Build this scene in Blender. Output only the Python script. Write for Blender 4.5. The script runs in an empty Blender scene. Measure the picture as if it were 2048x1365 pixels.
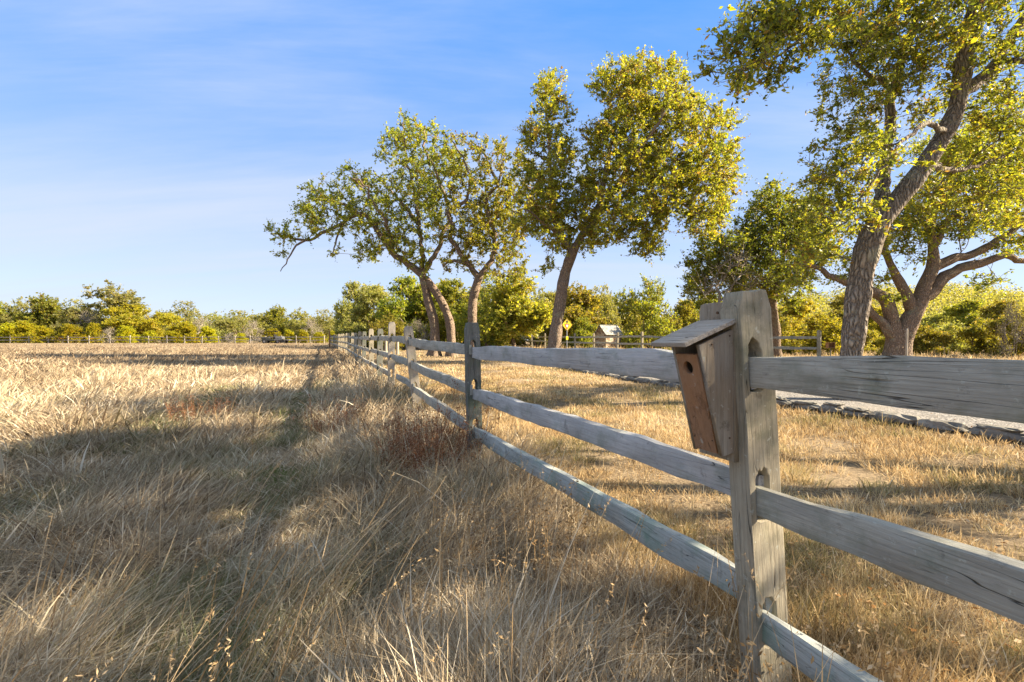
import bpy, bmesh, math, random
import numpy as np
from mathutils import Vector, Matrix
R = math.radians
C = bpy.context.scene.collection
S = bpy.context.scene

# ------------------------------------------------------------------ camera, sky, sun
CAM_H = 1.10
cam = bpy.data.cameras.new("camera"); camo = bpy.data.objects.new("camera", cam); C.objects.link(camo)
cam.lens = 17.0; cam.sensor_width = 36.0; cam.clip_start = 0.02; cam.clip_end = 3000
camo.location = (0, 0, CAM_H); camo.rotation_euler = (R(90), 0, 0)
S.camera = camo
SUN_EL, SUN_AZ = R(31), R(0)          # azimuth measured from +X towards +Y
w = bpy.data.worlds.new("World"); S.world = w; w.use_nodes = True
nt = w.node_tree; nt.nodes.clear()
def N(nt, t, **kw):
    n = nt.nodes.new(t)
    for k, v in kw.items(): setattr(n, k, v)
    return n
out = N(nt, 'ShaderNodeOutputWorld'); bg = N(nt, 'ShaderNodeBackground'); bg.inputs[1].default_value = 0.15
sky = N(nt, 'ShaderNodeTexSky', sky_type='NISHITA'); sky.sun_disc = False
sky.sun_elevation = SUN_EL; sky.sun_rotation = R(90) - SUN_AZ
sky.air_density = 1.0; sky.dust_density = 0.6; sky.ozone_density = 2.2; sky.altitude = 300
hs = N(nt, 'ShaderNodeHueSaturation'); hs.inputs['Saturation'].default_value = 1.12; hs.inputs['Value'].default_value = 1.0
tc = N(nt, 'ShaderNodeTexCoord'); sep = N(nt, 'ShaderNodeSeparateXYZ')
nt.links.new(tc.outputs['Generated'], sep.inputs[0])
# thin cirrus: project the direction on a high plane
zc = N(nt, 'ShaderNodeMath', operation='MAXIMUM'); zc.inputs[1].default_value = 0.0
nt.links.new(sep.outputs['Z'], zc.inputs[0])
za = N(nt, 'ShaderNodeMath', operation='ADD'); za.inputs[1].default_value = 0.18; nt.links.new(zc.outputs[0], za.inputs[0])
dx = N(nt, 'ShaderNodeMath', operation='DIVIDE'); dy = N(nt, 'ShaderNodeMath', operation='DIVIDE')
nt.links.new(sep.outputs['X'], dx.inputs[0]); nt.links.new(za.outputs[0], dx.inputs[1])
nt.links.new(sep.outputs['Y'], dy.inputs[0]); nt.links.new(za.outputs[0], dy.inputs[1])
cb = N(nt, 'ShaderNodeCombineXYZ'); nt.links.new(dx.outputs[0], cb.inputs[0]); nt.links.new(dy.outputs[0], cb.inputs[1])
mp = N(nt, 'ShaderNodeMapping'); mp.inputs['Rotation'].default_value = (0, 0, R(-28)); mp.inputs['Scale'].default_value = (0.35, 1.7, 1); mp.inputs['Location'].default_value = (2.1, 1.3, 0)
nt.links.new(cb.outputs[0], mp.inputs[0])
no = N(nt, 'ShaderNodeTexNoise'); no.inputs['Scale'].default_value = 1.0; no.inputs['Detail'].default_value = 9; no.inputs['Roughness'].default_value = 0.6; no.inputs['Distortion'].default_value = 0.35
nt.links.new(mp.outputs[0], no.inputs['Vector'])
# more veil towards the left of the view (-X)
lf = N(nt, 'ShaderNodeMapRange'); lf.inputs[1].default_value = 0.45; lf.inputs[2].default_value = -0.75; lf.inputs[3].default_value = 0.0; lf.inputs[4].default_value = 0.13
nt.links.new(sep.outputs['X'], lf.inputs[0])
ad = N(nt, 'ShaderNodeMath', operation='ADD'); nt.links.new(no.outputs['Fac'], ad.inputs[0]); nt.links.new(lf.outputs[0], ad.inputs[1])
cr = N(nt, 'ShaderNodeMapRange'); cr.interpolation_type = 'SMOOTHSTEP'
cr.inputs[1].default_value = 0.38; cr.inputs[2].default_value = 0.86; cr.inputs[3].default_value = 0.0; cr.inputs[4].default_value = 0.75
nt.links.new(ad.outputs[0], cr.inputs[0])
mx = N(nt, 'ShaderNodeMix', data_type='RGBA'); mx.inputs['B'].default_value = (1.25, 1.38, 1.62, 1)
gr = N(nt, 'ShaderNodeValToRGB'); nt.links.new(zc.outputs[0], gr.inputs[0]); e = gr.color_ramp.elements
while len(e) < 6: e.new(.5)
for q, (p_, c_) in zip(e, [(0, (1.12, 1.28, 1.62)), (.16, (.88, 1.10, 1.62)), (.34, (.48, .83, 1.66)), (.56, (.155, .60, 1.62)), (.68, (.5, .85, 1.8)), (.85, (1.5, 1.6, 1.7))]):  # highest stops: pale overhead veil, added out of view to neutralise blue shade
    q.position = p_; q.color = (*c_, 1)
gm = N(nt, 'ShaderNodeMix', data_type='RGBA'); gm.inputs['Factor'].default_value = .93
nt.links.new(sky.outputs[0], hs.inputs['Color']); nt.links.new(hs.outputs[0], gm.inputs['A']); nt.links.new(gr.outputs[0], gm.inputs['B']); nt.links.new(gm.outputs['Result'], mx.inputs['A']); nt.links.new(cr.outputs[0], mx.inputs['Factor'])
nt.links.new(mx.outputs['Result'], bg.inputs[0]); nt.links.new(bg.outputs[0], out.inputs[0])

sl = bpy.data.lights.new("sun", 'SUN'); so = bpy.data.objects.new("sun", sl); C.objects.link(so)
sl.energy = 5.0; sl.angle = R(0.5); sl.color = (1.0, 0.85, 0.64)
sd = Vector((math.cos(SUN_EL)*math.cos(SUN_AZ), math.cos(SUN_EL)*math.sin(SUN_AZ), math.sin(SUN_EL)))
so.rotation_euler = sd.to_track_quat('Z', 'Y').to_euler(); so.location = (20, 0, 20)
S.view_settings.view_transform = 'Standard'; S.view_settings.look = 'None'
S.view_settings.exposure = 2.0; S.view_settings.gamma = 1
S.render.engine = 'CYCLES'
S.cycles.max_bounces = 6; S.cycles.diffuse_bounces = 3; S.cycles.transmission_bounces = 3
S.cycles.use_denoising = True

# ------------------------------------------------------------------ helpers
F = 17.0/36.0*2048
def terrain_rise(y):
    return np.interp(y, [-50, 4, 9, 24, 50, 78, 120, 400], [0, 0, .12, .28, .52, .74, .9, 1.5])
def hz(x, y):
    x = np.asarray(x, float); y = np.asarray(y, float)
    z = terrain_rise(y)
    z = z + 0.035*np.sin(x*.9+y*.5)*np.exp(-((y-5)/9)**2) + 0.03*np.sin(x*.37-1)*np.cos(y*.23)
    # hill at the back right
    z = z + 16*np.exp(-(((x-150)/75)**2+((y-190)/60)**2))
    return z
def P(px, py, d):
    return Vector(((px-1024)/F*d, d, CAM_H-(py-682.5)/F*d))
def onground(px, d):
    x = (px-1024)/F*d
    return Vector((x, d, float(hz(x, d))))

def vnoise(x, y, seed=0):
    x = np.asarray(x, float); y = np.asarray(y, float)
    xi = np.floor(x).astype(np.int64); yi = np.floor(y).astype(np.int64)
    fx = x-xi; fy = y-yi; fx = fx*fx*(3-2*fx); fy = fy*fy*(3-2*fy)
    def h(a, b):
        n = (a*374761393 + b*668265263 + seed*974711) & 0xffffffff
        n = ((n ^ (n >> 13))*1274126177) & 0xffffffff
        return ((n ^ (n >> 16)) & 0xffff)/65535.0
    return (h(xi, yi)*(1-fx)+h(xi+1, yi)*fx)*(1-fy)+(h(xi, yi+1)*(1-fx)+h(xi+1, yi+1)*fx)*fy
def fbm(x, y, seed=0, o=3):
    s = 0; a = .5; t = 0
    for i in range(o):
        s = s+a*vnoise(x*2**i, y*2**i, seed+i); t += a; a *= .5
    return s/t

def tag(o, label=None, cat=None, group=None, kind=None):
    if label: o['label'] = label
    if cat: o['category'] = cat
    if group: o['group'] = group
    if kind: o['kind'] = kind
    return o
def empty(name, loc, rz=0, **kw):
    o = bpy.data.objects.new(name, None); C.objects.link(o); o.empty_display_size = .2
    o.location = loc; o.rotation_euler = (0, 0, rz)
    return tag(o, **kw)
def link(name, me, mat, parent=None, loc=(0, 0, 0), rot=(0, 0, 0)):
    o = bpy.data.objects.new(name, me); C.objects.link(o); o.parent = parent
    o.location = loc; o.rotation_euler = rot
    if mat and not me.materials: me.materials.append(mat)
    return o
def mesh_np(name, verts, faces, attrs=None, smooth=False):
    """faces: (n,k) int array, all the same size; attrs: {name:(n_verts,) float}"""
    me = bpy.data.meshes.new(name)
    verts = np.ascontiguousarray(verts, np.float32); faces = np.ascontiguousarray(faces, np.int32)
    n, k = faces.shape
    me.vertices.add(len(verts)); me.vertices.foreach_set('co', verts.ravel())
    me.loops.add(n*k); me.loops.foreach_set('vertex_index', faces.ravel())
    me.polygons.add(n); me.polygons.foreach_set('loop_start', np.arange(0, n*k, k, dtype=np.int32))
    me.polygons.foreach_set('loop_total', np.full(n, k, np.int32))
    if smooth: me.polygons.foreach_set('use_smooth', np.ones(n, bool))
    for an, av in (attrs or {}).items():
        a = me.attributes.new(an, 'FLOAT', 'POINT'); a.data.foreach_set('value', np.ascontiguousarray(av, np.float32))
    me.update(calc_edges=True)
    return me
class MB:
    """collects shapes into one mesh"""
    def __init__(s): s.bm = bmesh.new()
    def box(s, c, size, rot=None, taper=None, bevel=0.0):
        m = Matrix.Translation(c) @ (rot.to_4x4() if rot else Matrix()) @ Matrix.Diagonal((*size, 1))
        g = bmesh.ops.create_cube(s.bm, size=1, matrix=m)
        if bevel:
            es = list({e for v in g['verts'] for e in v.link_edges})
            bmesh.ops.bevel(s.bm, geom=es, offset=bevel, segments=2, affect='EDGES', profile=.5)
        return g
    def cyl(s, a, b, r, r2=None, n=12):
        a = Vector(a); b = Vector(b); d = b-a
        m = Matrix.Translation((a+b)/2) @ d.to_track_quat('Z', 'Y').to_matrix().to_4x4()
        bmesh.ops.create_cone(s.bm, cap_ends=True, segments=n, radius1=r, radius2=r if r2 is None else r2, depth=d.length, matrix=m)
    def poly(s, pts): 
        return s.bm.faces.new([s.bm.verts.new(p) for p in pts])
    def mesh(s, name, smooth=False):
        me = bpy.data.meshes.new(name); bmesh.ops.recalc_face_normals(s.bm, faces=s.bm.faces)
        s.bm.to_mesh(me); s.bm.free()
        if smooth:
            for p in me.polygons: p.use_smooth = True
        return me
def filled(name, outer, holes, thick, bevel=0.0):
    """flat outline with holes (in x,y), extruded to a solid; returns a mesh centred on z=0"""
    cu = bpy.data.curves.new(name, 'CURVE'); cu.dimensions = '2D'; cu.fill_mode = 'BOTH'
    for pts in [outer]+holes:
        sp = cu.splines.new('POLY'); sp.points.add(len(pts)-1); sp.use_cyclic_u = True
        for p, q in zip(sp.points, pts): p.co = (q[0], q[1], 0, 1)
    cu.extrude = thick/2-bevel; cu.bevel_depth = bevel; cu.bevel_resolution = 1
    if bevel: cu.offset = -bevel
    o = bpy.data.objects.new(name, cu); C.objects.link(o)
    dg = bpy.context.evaluated_depsgraph_get()
    me = bpy.data.meshes.new_from_object(o.evaluated_get(dg)); me.name = name
    bpy.data.objects.remove(o); bpy.data.curves.remove(cu)
    me.materials.clear()
    return me

# ------------------------------------------------------------------ materials
def newmat(name):
    m = bpy.data.materials.new(name); m.use_nodes = True; t = m.node_tree; t.nodes.clear()
    o = N(t, 'ShaderNodeOutputMaterial'); return m, t, o
def ramp(t, fac, stops, interp='LINEAR'):
    r = N(t, 'ShaderNodeValToRGB'); r.color_ramp.interpolation = interp
    e = r.color_ramp.elements
    while len(e) < len(stops): e.new(.5)
    for i, (p, c) in enumerate(stops):
        e[i].position = p; e[i].color = (*c, 1)
    t.links.new(fac, r.inputs[0]); return r.outputs[0]
def noise(t, vec, scale, detail=4, rough=.55, dist=0):
    n = N(t, 'ShaderNodeTexNoise'); n.inputs['Scale'].default_value = scale; n.inputs['Detail'].default_value = detail
    n.inputs['Roughness'].default_value = rough; n.inputs['Distortion'].default_value = dist
    if vec is not None: t.links.new(vec, n.inputs['Vector'])
    return n.outputs['Fac']
def mapping(t, vec, scale, loc=(0, 0, 0)):
    m = N(t, 'ShaderNodeMapping'); m.inputs['Scale'].default_value = scale; m.inputs['Location'].default_value = loc
    t.links.new(vec, m.inputs[0]); return m.outputs[0]
def mixc(t, fac, a, b, mode='MIX'):
    m = N(t, 'ShaderNodeMix', data_type='RGBA', blend_type=mode)
    for s, v in (('Factor', fac), ('A', a), ('B', b)):
        if hasattr(v, 'is_linked'): t.links.new(v, m.inputs[s])
        elif s == 'Factor': m.inputs[s].default_value = v
        else: m.inputs[s].default_value = (*v, 1)
    return m.outputs['Result']
def maprange(t, v, a, b, c=0., d=1., smooth=False):
    m = N(t, 'ShaderNodeMapRange')
    if smooth: m.interpolation_type = 'SMOOTHSTEP'
    for i, x in enumerate((a, b, c, d)): m.inputs[i+1].default_value = x
    t.links.new(v, m.inputs[0]); return m.outputs[0]
def bsdf(t, o, col, rough=.85, spec=.25, bump=None, bstr=.4, bdist=.01):
    b = N(t, 'ShaderNodeBsdfPrincipled')
    if hasattr(col, 'is_linked'): t.links.new(col, b.inputs['Base Color'])
    else: b.inputs['Base Color'].default_value = (*col, 1)
    b.inputs['Roughness'].default_value = rough; b.inputs['Specular IOR Level'].default_value = spec
    if bump is not None:
        bp = N(t, 'ShaderNodeBump'); bp.inputs['Strength'].default_value = bstr; bp.inputs['Distance'].default_value = bdist
        t.links.new(bump, bp.inputs['Height']); t.links.new(bp.outputs[0], b.inputs['Normal'])
    t.links.new(b.outputs[0], o.inputs[0]); return b
def objc(t): return N(t, 'ShaderNodeTexCoord').outputs['Object']
def geopos(t): return N(t, 'ShaderNodeNewGeometry').outputs['Position']
def attr(t, name):
    a = N(t, 'ShaderNodeAttribute'); a.attribute_name = name; return a.outputs['Fac']

def leafmat(name, stops, trans=.45, rough=.5):
    m, t, o = newmat(name)
    col = ramp(t, attr(t, 'var'), stops)
    oi = N(t, 'ShaderNodeObjectInfo')
    h = N(t, 'ShaderNodeHueSaturation'); t.links.new(col, h.inputs['Color'])
    t.links.new(maprange(t, oi.outputs['Random'], 0, 1, .485, .508), h.inputs['Hue']); t.links.new(maprange(t, oi.outputs['Random'], 0, 1, .85, 1.2), h.inputs['Value'])
    b = N(t, 'ShaderNodeBsdfPrincipled'); t.links.new(h.outputs[0], b.inputs['Base Color']); b.inputs['Roughness'].default_value = rough; b.inputs['Specular IOR Level'].default_value = .3
    tr = N(t, 'ShaderNodeBsdfTranslucent')
    tcol = mixc(t, 1.0, h.outputs[0], (1.5, 1.45, .5), 'MULTIPLY'); t.links.new(tcol, tr.inputs[0])
    mix = N(t, 'ShaderNodeMixShader'); mix.inputs[0].default_value = trans
    t.links.new(b.outputs[0], mix.inputs[1]); t.links.new(tr.outputs[0], mix.inputs[2]); t.links.new(mix.outputs[0], o.inputs[0])
    return m
OAK = [(0, (.07, .10, .025)), (.35, (.16, .20, .04)), (.62, (.29, .31, .04)), (.88, (.42, .40, .04)), (.95, (.34, .24, .05)), (1, (.18, .11, .05))]
M = {}
M['leaf_oak'] = leafmat('oak_leaves', OAK, .55)
M['leaf_yellow'] = leafmat('yellow_oak_leaves', [(0, (.10, .12, .02)), (.3, (.22, .22, .03)), (.7, (.42, .36, .03)), (.92, (.5, .41, .04)), (1, (.25, .14, .05))], .55)
M['leaf_grey'] = leafmat('grey_green_leaves', [(0, (.13, .145, .045)), (.5, (.27, .28, .09)), (.9, (.40, .37, .14)), (1, (.32, .25, .15))], .55)
M['leaf_juniper'] = leafmat('juniper_foliage', [(0, (.14, .17, .012)), (.5, (.36, .36, .015)), (.9, (.55, .48, .02)), (1, (.5, .28, .03))], .55)
M['leaf_thicket'] = leafmat('thicket_leaves', [(0, (.1, .12, .02)), (.4, (.23, .23, .035)), (.8, (.40, .35, .05)), (1, (.36, .25, .11))], .5)

def bark(name, c1, c2, lich, sc=1., strength=.9, dist=.03):
    m, t, o = newmat(name); v = objc(t)
    vd = N(t, 'ShaderNodeVectorMath', operation='ADD')
    nn = N(t, 'ShaderNodeTexNoise'); nn.inputs['Scale'].default_value = 5*sc; t.links.new(v, nn.inputs['Vector'])
    sc1 = N(t, 'ShaderNodeVectorMath', operation='SCALE'); sc1.inputs[3].default_value = .12; t.links.new(nn.outputs['Color'], sc1.inputs[0])
    t.links.new(v, vd.inputs[0]); t.links.new(sc1.outputs[0], vd.inputs[1])
    vo = N(t, 'ShaderNodeTexVoronoi', feature='DISTANCE_TO_EDGE'); vo.inputs['Scale'].default_value = 1
    t.links.new(mapping(t, vd.outputs[0], (24*sc, 24*sc, 6*sc)), vo.inputs['Vector'])
    edge = maprange(t, vo.outputs['Distance'], 0, .28, 0, 1)
    fine = noise(t, mapping(t, v, (60*sc, 60*sc, 25*sc)), 1, 4, .7)
    big = noise(t, v, 3*sc, 4, .6)
    col = mixc(t, edge, c1, c2)
    col = mixc(t, maprange(t, fine, .35, .7, 0, .6), col, tuple(x*1.5 for x in c2))
    col = mixc(t, maprange(t, big, .56, .68, 0, .6), col, lich)
    h = N(t, 'ShaderNodeMath', operation='MULTIPLY_ADD'); h.inputs[1].default_value = .35; t.links.new(fine, h.inputs[0]); t.links.new(edge, h.inputs[2])
    bsdf(t, o, col, .95, .1, h.outputs[0], strength, dist)
    return m
M['bark'] = bark('oak_bark', (.07, .048, .034), (.30, .225, .16), (.32, .30, .2))
M['bark_near'] = bark('rough_grey_bark', (.055, .042, .033), (.31, .26, .205), (.38, .37, .27), .8, 1.0, .04)
M['bark_pale'] = bark('pale_bark', (.16, .13, .1), (.38, .33, .27), (.34, .32, .27))

def wood(name, axis, dark, mid, light, stain=None, stainamt=0., warm=None):
    m, t, o = newmat(name); oi = N(t, 'ShaderNodeObjectInfo')
    v0 = objc(t); ad = N(t, 'ShaderNodeVectorMath', operation='ADD')
    s = N(t, 'ShaderNodeVectorMath', operation='SCALE'); s.inputs[3].default_value = 37.0
    cb = N(t, 'ShaderNodeCombineXYZ')
    for i in range(3): t.links.new(oi.outputs['Random'], cb.inputs[i])
    t.links.new(cb.outputs[0], s.inputs[0]); t.links.new(v0, ad.inputs[0]); t.links.new(s.outputs[0], ad.inputs[1]); v = ad.outputs[0]
    def ax(l, a): return (l, a, a) if axis == 'X' else (a, a, l)
    grain = noise(t, mapping(t, v, ax(3.5, 95)), 1, 6, .75, .5)
    fine = noise(t, mapping(t, v, ax(16, 330)), 1, 4, .75)
    big = noise(t, mapping(t, v, ax(3, 9)), 1, 4, .55)
    col = ramp(t, grain, [(.28, dark), (.46, mid), (.72, light)])
    col = mixc(t, maprange(t, fine, .35, .68, 0, .6), col, light)
    col = mixc(t, maprange(t, big, .42, .7, 0, .55), col, tuple(x*.62 for x in mid))
    if stain: col = mixc(t, maprange(t, noise(t, v, 6, 5, .65), .52-.12*stainamt, .72-.1*stainamt, 0, .75), col, stain)
    if warm: col = mixc(t, maprange(t, noise(t, mapping(t, v, ax(2, 14)), 1, 3), .4, .65, 0, .6), col, warm)
    # drying cracks that follow the grain
    cn = noise(t, mapping(t, v, ax(1.1, 26)), 1, 2, .5, .6)
    ab = N(t, 'ShaderNodeMath', operation='SUBTRACT'); ab.inputs[1].default_value = .5; t.links.new(cn, ab.inputs[0])
    ab2 = N(t, 'ShaderNodeMath', operation='ABSOLUTE'); t.links.new(ab.outputs[0], ab2.inputs[0])
    gate = maprange(t, noise(t, mapping(t, v, ax(2.0, 5), (3, 8, 2)), 1, 2), .48, .58)
    crk = maprange(t, ab2.outputs[0], .0, .006, .85, 0)
    cm = N(t, 'ShaderNodeMath', operation='MULTIPLY'); t.links.new(crk, cm.inputs[0]); t.links.new(gate, cm.inputs[1])
    col = mixc(t, cm.outputs[0], col, (.025, .02, .017))
    lich = noise(t, v, 38, 4, .7)
    col = mixc(t, maprange(t, lich, .62, .68, 0, .6), col, (.46, .47, .40))
    dk = noise(t, mapping(t, v, (1, 1, 1)), 13, 6, .75)
    col = mixc(t, maprange(t, dk, .58, .68, 0, .55), col, tuple(x*.9 for x in dark))
    hh = N(t, 'ShaderNodeMath', operation='MULTIPLY_ADD'); hh.inputs[1].default_value = -2.2; t.links.new(cm.outputs[0], hh.inputs[0]); t.links.new(grain, hh.inputs[2])
    h2 = N(t, 'ShaderNodeMath', operation='MULTIPLY_ADD'); h2.inputs[1].default_value = .35; t.links.new(fine, h2.inputs[0]); t.links.new(hh.outputs[0], h2.inputs[2])
    bsdf(t, o, col, .9, .15, h2.outputs[0], .8, .004)
    return m
GR = ((.13, .115, .09), (.32, .305, .25), (.49, .47, .395))
M['rail'] = wood('weathered_rail_wood', 'X', *GR, stain=(.17, .19, .13), stainamt=.1)
M['rail_pale'] = wood('pale_weathered_rail_wood', 'X', (.17, .16, .145), (.39, .38, .355), (.56, .55, .52), stain=(.22, .25, .2), stainamt=.1)
M['rail_green'] = wood('mossy_rail_wood', 'X', (.12, .12, .105), (.32, .335, .30), (.50, .51, .46), stain=(.17, .27, .20), stainamt=.2)
M['post'] = wood('weathered_post_wood', 'Z', (.12, .095, .065), (.30, .26, .185), (.46, .41, .30), stain=(.13, .13, .08), stainamt=.0)
M['post_pale'] = wood('pale_post_wood', 'Z', (.15, .125, .095), (.34, .295, .235), (.5, .45, .37), stain=(.25, .24, .17))
M['post_dark'] = wood('dark_post_wood', 'Z', (.05, .045, .04), (.12, .12, .10), (.24, .23, .2), stain=(.11, .14, .09), stainamt=.6)
M['house_wood'] = wood('brown_birdhouse_wood', 'Z', (.12, .06, .03), (.29, .165, .09), (.40, .25, .15), warm=(.34, .17, .075))
M['house_side'] = wood('grey_brown_birdhouse_wood', 'Z', (.085, .065, .045), (.25, .21, .15), (.44, .40, .32), warm=(.20, .14, .085))
M['house_roof'] = wood('grey_birdhouse_roof_wood', 'X', (.12, .09, .065), (.29, .25, .20), (.46, .41, .34))

def groundmat():
    m, t, o = newmat('dry_ground'); v = geopos(t)
    a = noise(t, v, 26, 6, .7); b = noise(t, v, .55, 4, .6); c = noise(t, v, 5, 4, .6)
    col = ramp(t, a, [(.3, (.07, .05, .03)), (.5, (.19, .14, .085)), (.7, (.36, .28, .17))])
    col = mixc(t, maprange(t, b, .45, .62, 0, .5), col, (.40, .31, .2))
    col = mixc(t, maprange(t, c, .58, .7, 0, .5), col, (.12, .12, .05))
    bsdf(t, o, col, 1, .05, a, 1, .03); return m
def lawnmat():
    m, t, o = newmat('lawn_soil'); v = geopos(t)
    a = noise(t, v, 40, 6, .7); b = noise(t, v, 1.2, 4, .6)
    col = ramp(t, a, [(.3, (.10, .065, .035)), (.5, (.26, .18, .09)), (.7, (.46, .35, .19))])
    col = mixc(t, maprange(t, b, .5, .64, 0, .6), col, (.13, .13, .05))
    bsdf(t, o, col, 1, .05, a, 1, .02); return m
def asphalt():
    m, t, o = newmat('driveway_asphalt'); v = geopos(t)
    vo = N(t, 'ShaderNodeTexVoronoi'); vo.inputs['Scale'].default_value = 55; t.links.new(v, vo.inputs['Vector'])
    g = noise(t, v, 90, 3, .7)
    col = ramp(t, vo.outputs['Color'], [(.2, (.10, .095, .09)), (.55, (.19, .18, .165)), (.9, (.42, .39, .35))])
    col = mixc(t, maprange(t, noise(t, v, .8, 4), .45, .65, 0, .5), col, (.28, .245, .2))
    bsdf(t, o, col, .95, .15, vo.outputs['Distance'], .9, .012); return m
def stonemat():
    m, t, o = newmat('limestone'); v = objc(t)
    a = noise(t, v, 9, 6, .65); b = noise(t, v, 2.2, 3); c = noise(t, v, 45, 4, .7)
    col = ramp(t, a, [(.3, (.09, .08, .068)), (.5, (.20, .185, .155)), (.72, (.34, .315, .27))])
    col = mixc(t, maprange(t, b, .5, .62, 0, .5), col, (.16, .165, .15))
    col = mixc(t, maprange(t, c, .6, .68, 0, .5), col, (.40, .38, .33))
    bsdf(t, o, col, .95, .12, a, .9, .02); return m
def grassmat(name, stops, trans=.3):
    m, t, o = newmat(name); col = ramp(t, attr(t, 'var'), stops)
    g = attr(t, 'green'); col = mixc(t, g, col, (.10, .135, .035))
    b = N(t, 'ShaderNodeBsdfDiffuse'); t.links.new(col, b.inputs[0])
    tr = N(t, 'ShaderNodeBsdfTranslucent'); t.links.new(col, tr.inputs[0])
    mix = N(t, 'ShaderNodeMixShader'); mix.inputs[0].default_value = trans
    t.links.new(b.outputs[0], mix.inputs[1]); t.links.new(tr.outputs[0], mix.inputs[2]); t.links.new(mix.outputs[0], o.inputs[0]); return m
M['ground'] = groundmat(); M['lawn'] = lawnmat(); M['asphalt'] = asphalt(); M['stone'] = stonemat()
M['meadow'] = grassmat('meadow_grass', [(0, (.10, .065, .04)), (.25, (.26, .19, .12)), (.55, (.44, .345, .215)), (.85, (.62, .52, .36)), (1, (.74, .66, .50))])
M['turf'] = grassmat('lawn_grass', [(0, (.17, .10, .045)), (.3, (.40, .27, .125)), (.6, (.62, .46, .24)), (.9, (.78, .63, .38)), (1, (.85, .75, .54))])
M['stalk'] = grassmat('tall_straw', [(0, (.22, .14, .07)), (.5, (.42, .28, .13)), (1, (.62, .48, .30))])
M['weed'] = grassmat('russet_weed', [(0, (.10, .045, .025)), (.5, (.26, .115, .055)), (1, (.40, .22, .12))])
M['litter'] = grassmat('dead_leaves', [(0, (.16, .08, .03)), (.35, (.30, .16, .06)), (.7, (.42, .28, .14)), (1, (.55, .42, .27))], .15)
def plain(name, c, rough=.6, metal=0, spec=.4, var=.25, sc=8):
    m, t, o = newmat(name); v = objc(t)
    col = mixc(t, maprange(t, noise(t, v, sc, 5, .65), .35, .7, 0, 1), tuple(x*(1-var) for x in c), tuple(min(1, x*(1+var*.5)) for x in c))
    b = bsdf(t, o, col, rough, spec); b.inputs['Metallic'].default_value = metal; return m

# ------------------------------------------------------------------ setting: ground, lawn, driveway
def axis_pts(lo, hi, near, step, grow):
    a = [0.]; s = step
    while a[-1] < hi:
        a.append(a[-1]+s)
        if a[-1] > near: s *= grow
    b = [0.]; s = step
    while b[-1] > lo:
        b.append(b[-1]-s)
        if b[-1] < -near: s *= grow
    return np.array(b[::-1][:-1]+a)
xs = axis_pts(-700, 700, 12, .25, 1.10); ys = axis_pts(-200, 900, 26, .25, 1.10)
GX, GY = np.meshgrid(xs, ys); ZZ = hz(GX, GY)
ZZ = ZZ + .02*(fbm(GX*1.3, GY*1.3, 5)-.5)*np.exp(-((GY-8)/22)**2)
nx, ny = len(xs), len(ys)
idx = np.arange(nx*ny).reshape(ny, nx)
fc = np.stack([idx[:-1, :-1], idx[:-1, 1:], idx[1:, 1:], idx[1:, :-1]], -1).reshape(-1, 4)
o = link('ground', mesh_np('ground', np.stack([GX, GY, ZZ], -1).reshape(-1, 3), fc, smooth=True), M['ground']); tag(o, kind='structure')

FD = np.array([-.362, .932]); FD = FD/np.linalg.norm(FD); FN = np.array([FD[1], -FD[0]])   # along the fence, towards the lawn
P1 = np.array([.722, 1.45])
def side(x, y): return (x-P1[0])*FN[0]+(y-P1[1])*FN[1]
KERB = [(6.9, -4), (6.35, 0), (5.75, 3.0), (5.25, 4.85), (4.65, 6.4), (4.12, 7.5), (3.5, 9.3), (2.62, 12.2), (1.7, 15.4), (.35, 20), (-1.5, 26), (-4.5, 36), (-9.5, 50), (-14, 62)]
def catmull(pts, step):
    pts = [np.array(p, float) for p in pts]; pts = [2*pts[0]-pts[1]]+pts+[2*pts[-1]-pts[-2]]; res = []
    for i in range(1, len(pts)-2):
        a, b, c, d = pts[i-1:i+3]; n = max(1, int(np.linalg.norm(c-b)/step))
        for k in range(n):
            t = k/n; res.append(.5*((2*b)+(-a+c)*t+(2*a-5*b+4*c-d)*t*t+(-a+3*b-3*c+d)*t**3))
    res.append(pts[-2]); return np.array(res)
kc = catmull(KERB, .25)
kt = np.gradient(kc, axis=0); kt /= np.linalg.norm(kt, axis=1)[:, None]; kn = np.stack([kt[:, 1], -kt[:, 0]], 1)
def kerb_off(x, y):      # signed distance to the kerb line, positive beyond the kerb
    kx = np.interp(y, kc[:, 1], kc[:, 0]); return (x-kx)*.93
def strip(name, a, b, nseg, lift, mat, thick=.0):
    offs = np.linspace(a, b, nseg+1)
    V = np.stack([kc+kn*q for q in offs], 1); z = hz(V[..., 0], V[..., 1])+lift
    V = np.concatenate([V, z[..., None]], -1); n, m = V.shape[:2]
    id2 = np.arange(n*m).reshape(n, m)
    f = np.stack([id2[:-1, :-1], id2[:-1, 1:], id2[1:, 1:], id2[1:, :-1]], -1).reshape(-1, 4)
    return tag(link(name, mesh_np(name, V.reshape(-1, 3), f, smooth=True), mat), kind='structure')
strip('driveway', .12, 4.9, 12, .05, M['asphalt'])

rng = np.random.default_rng(7); rnd = random.Random(7)
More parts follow.
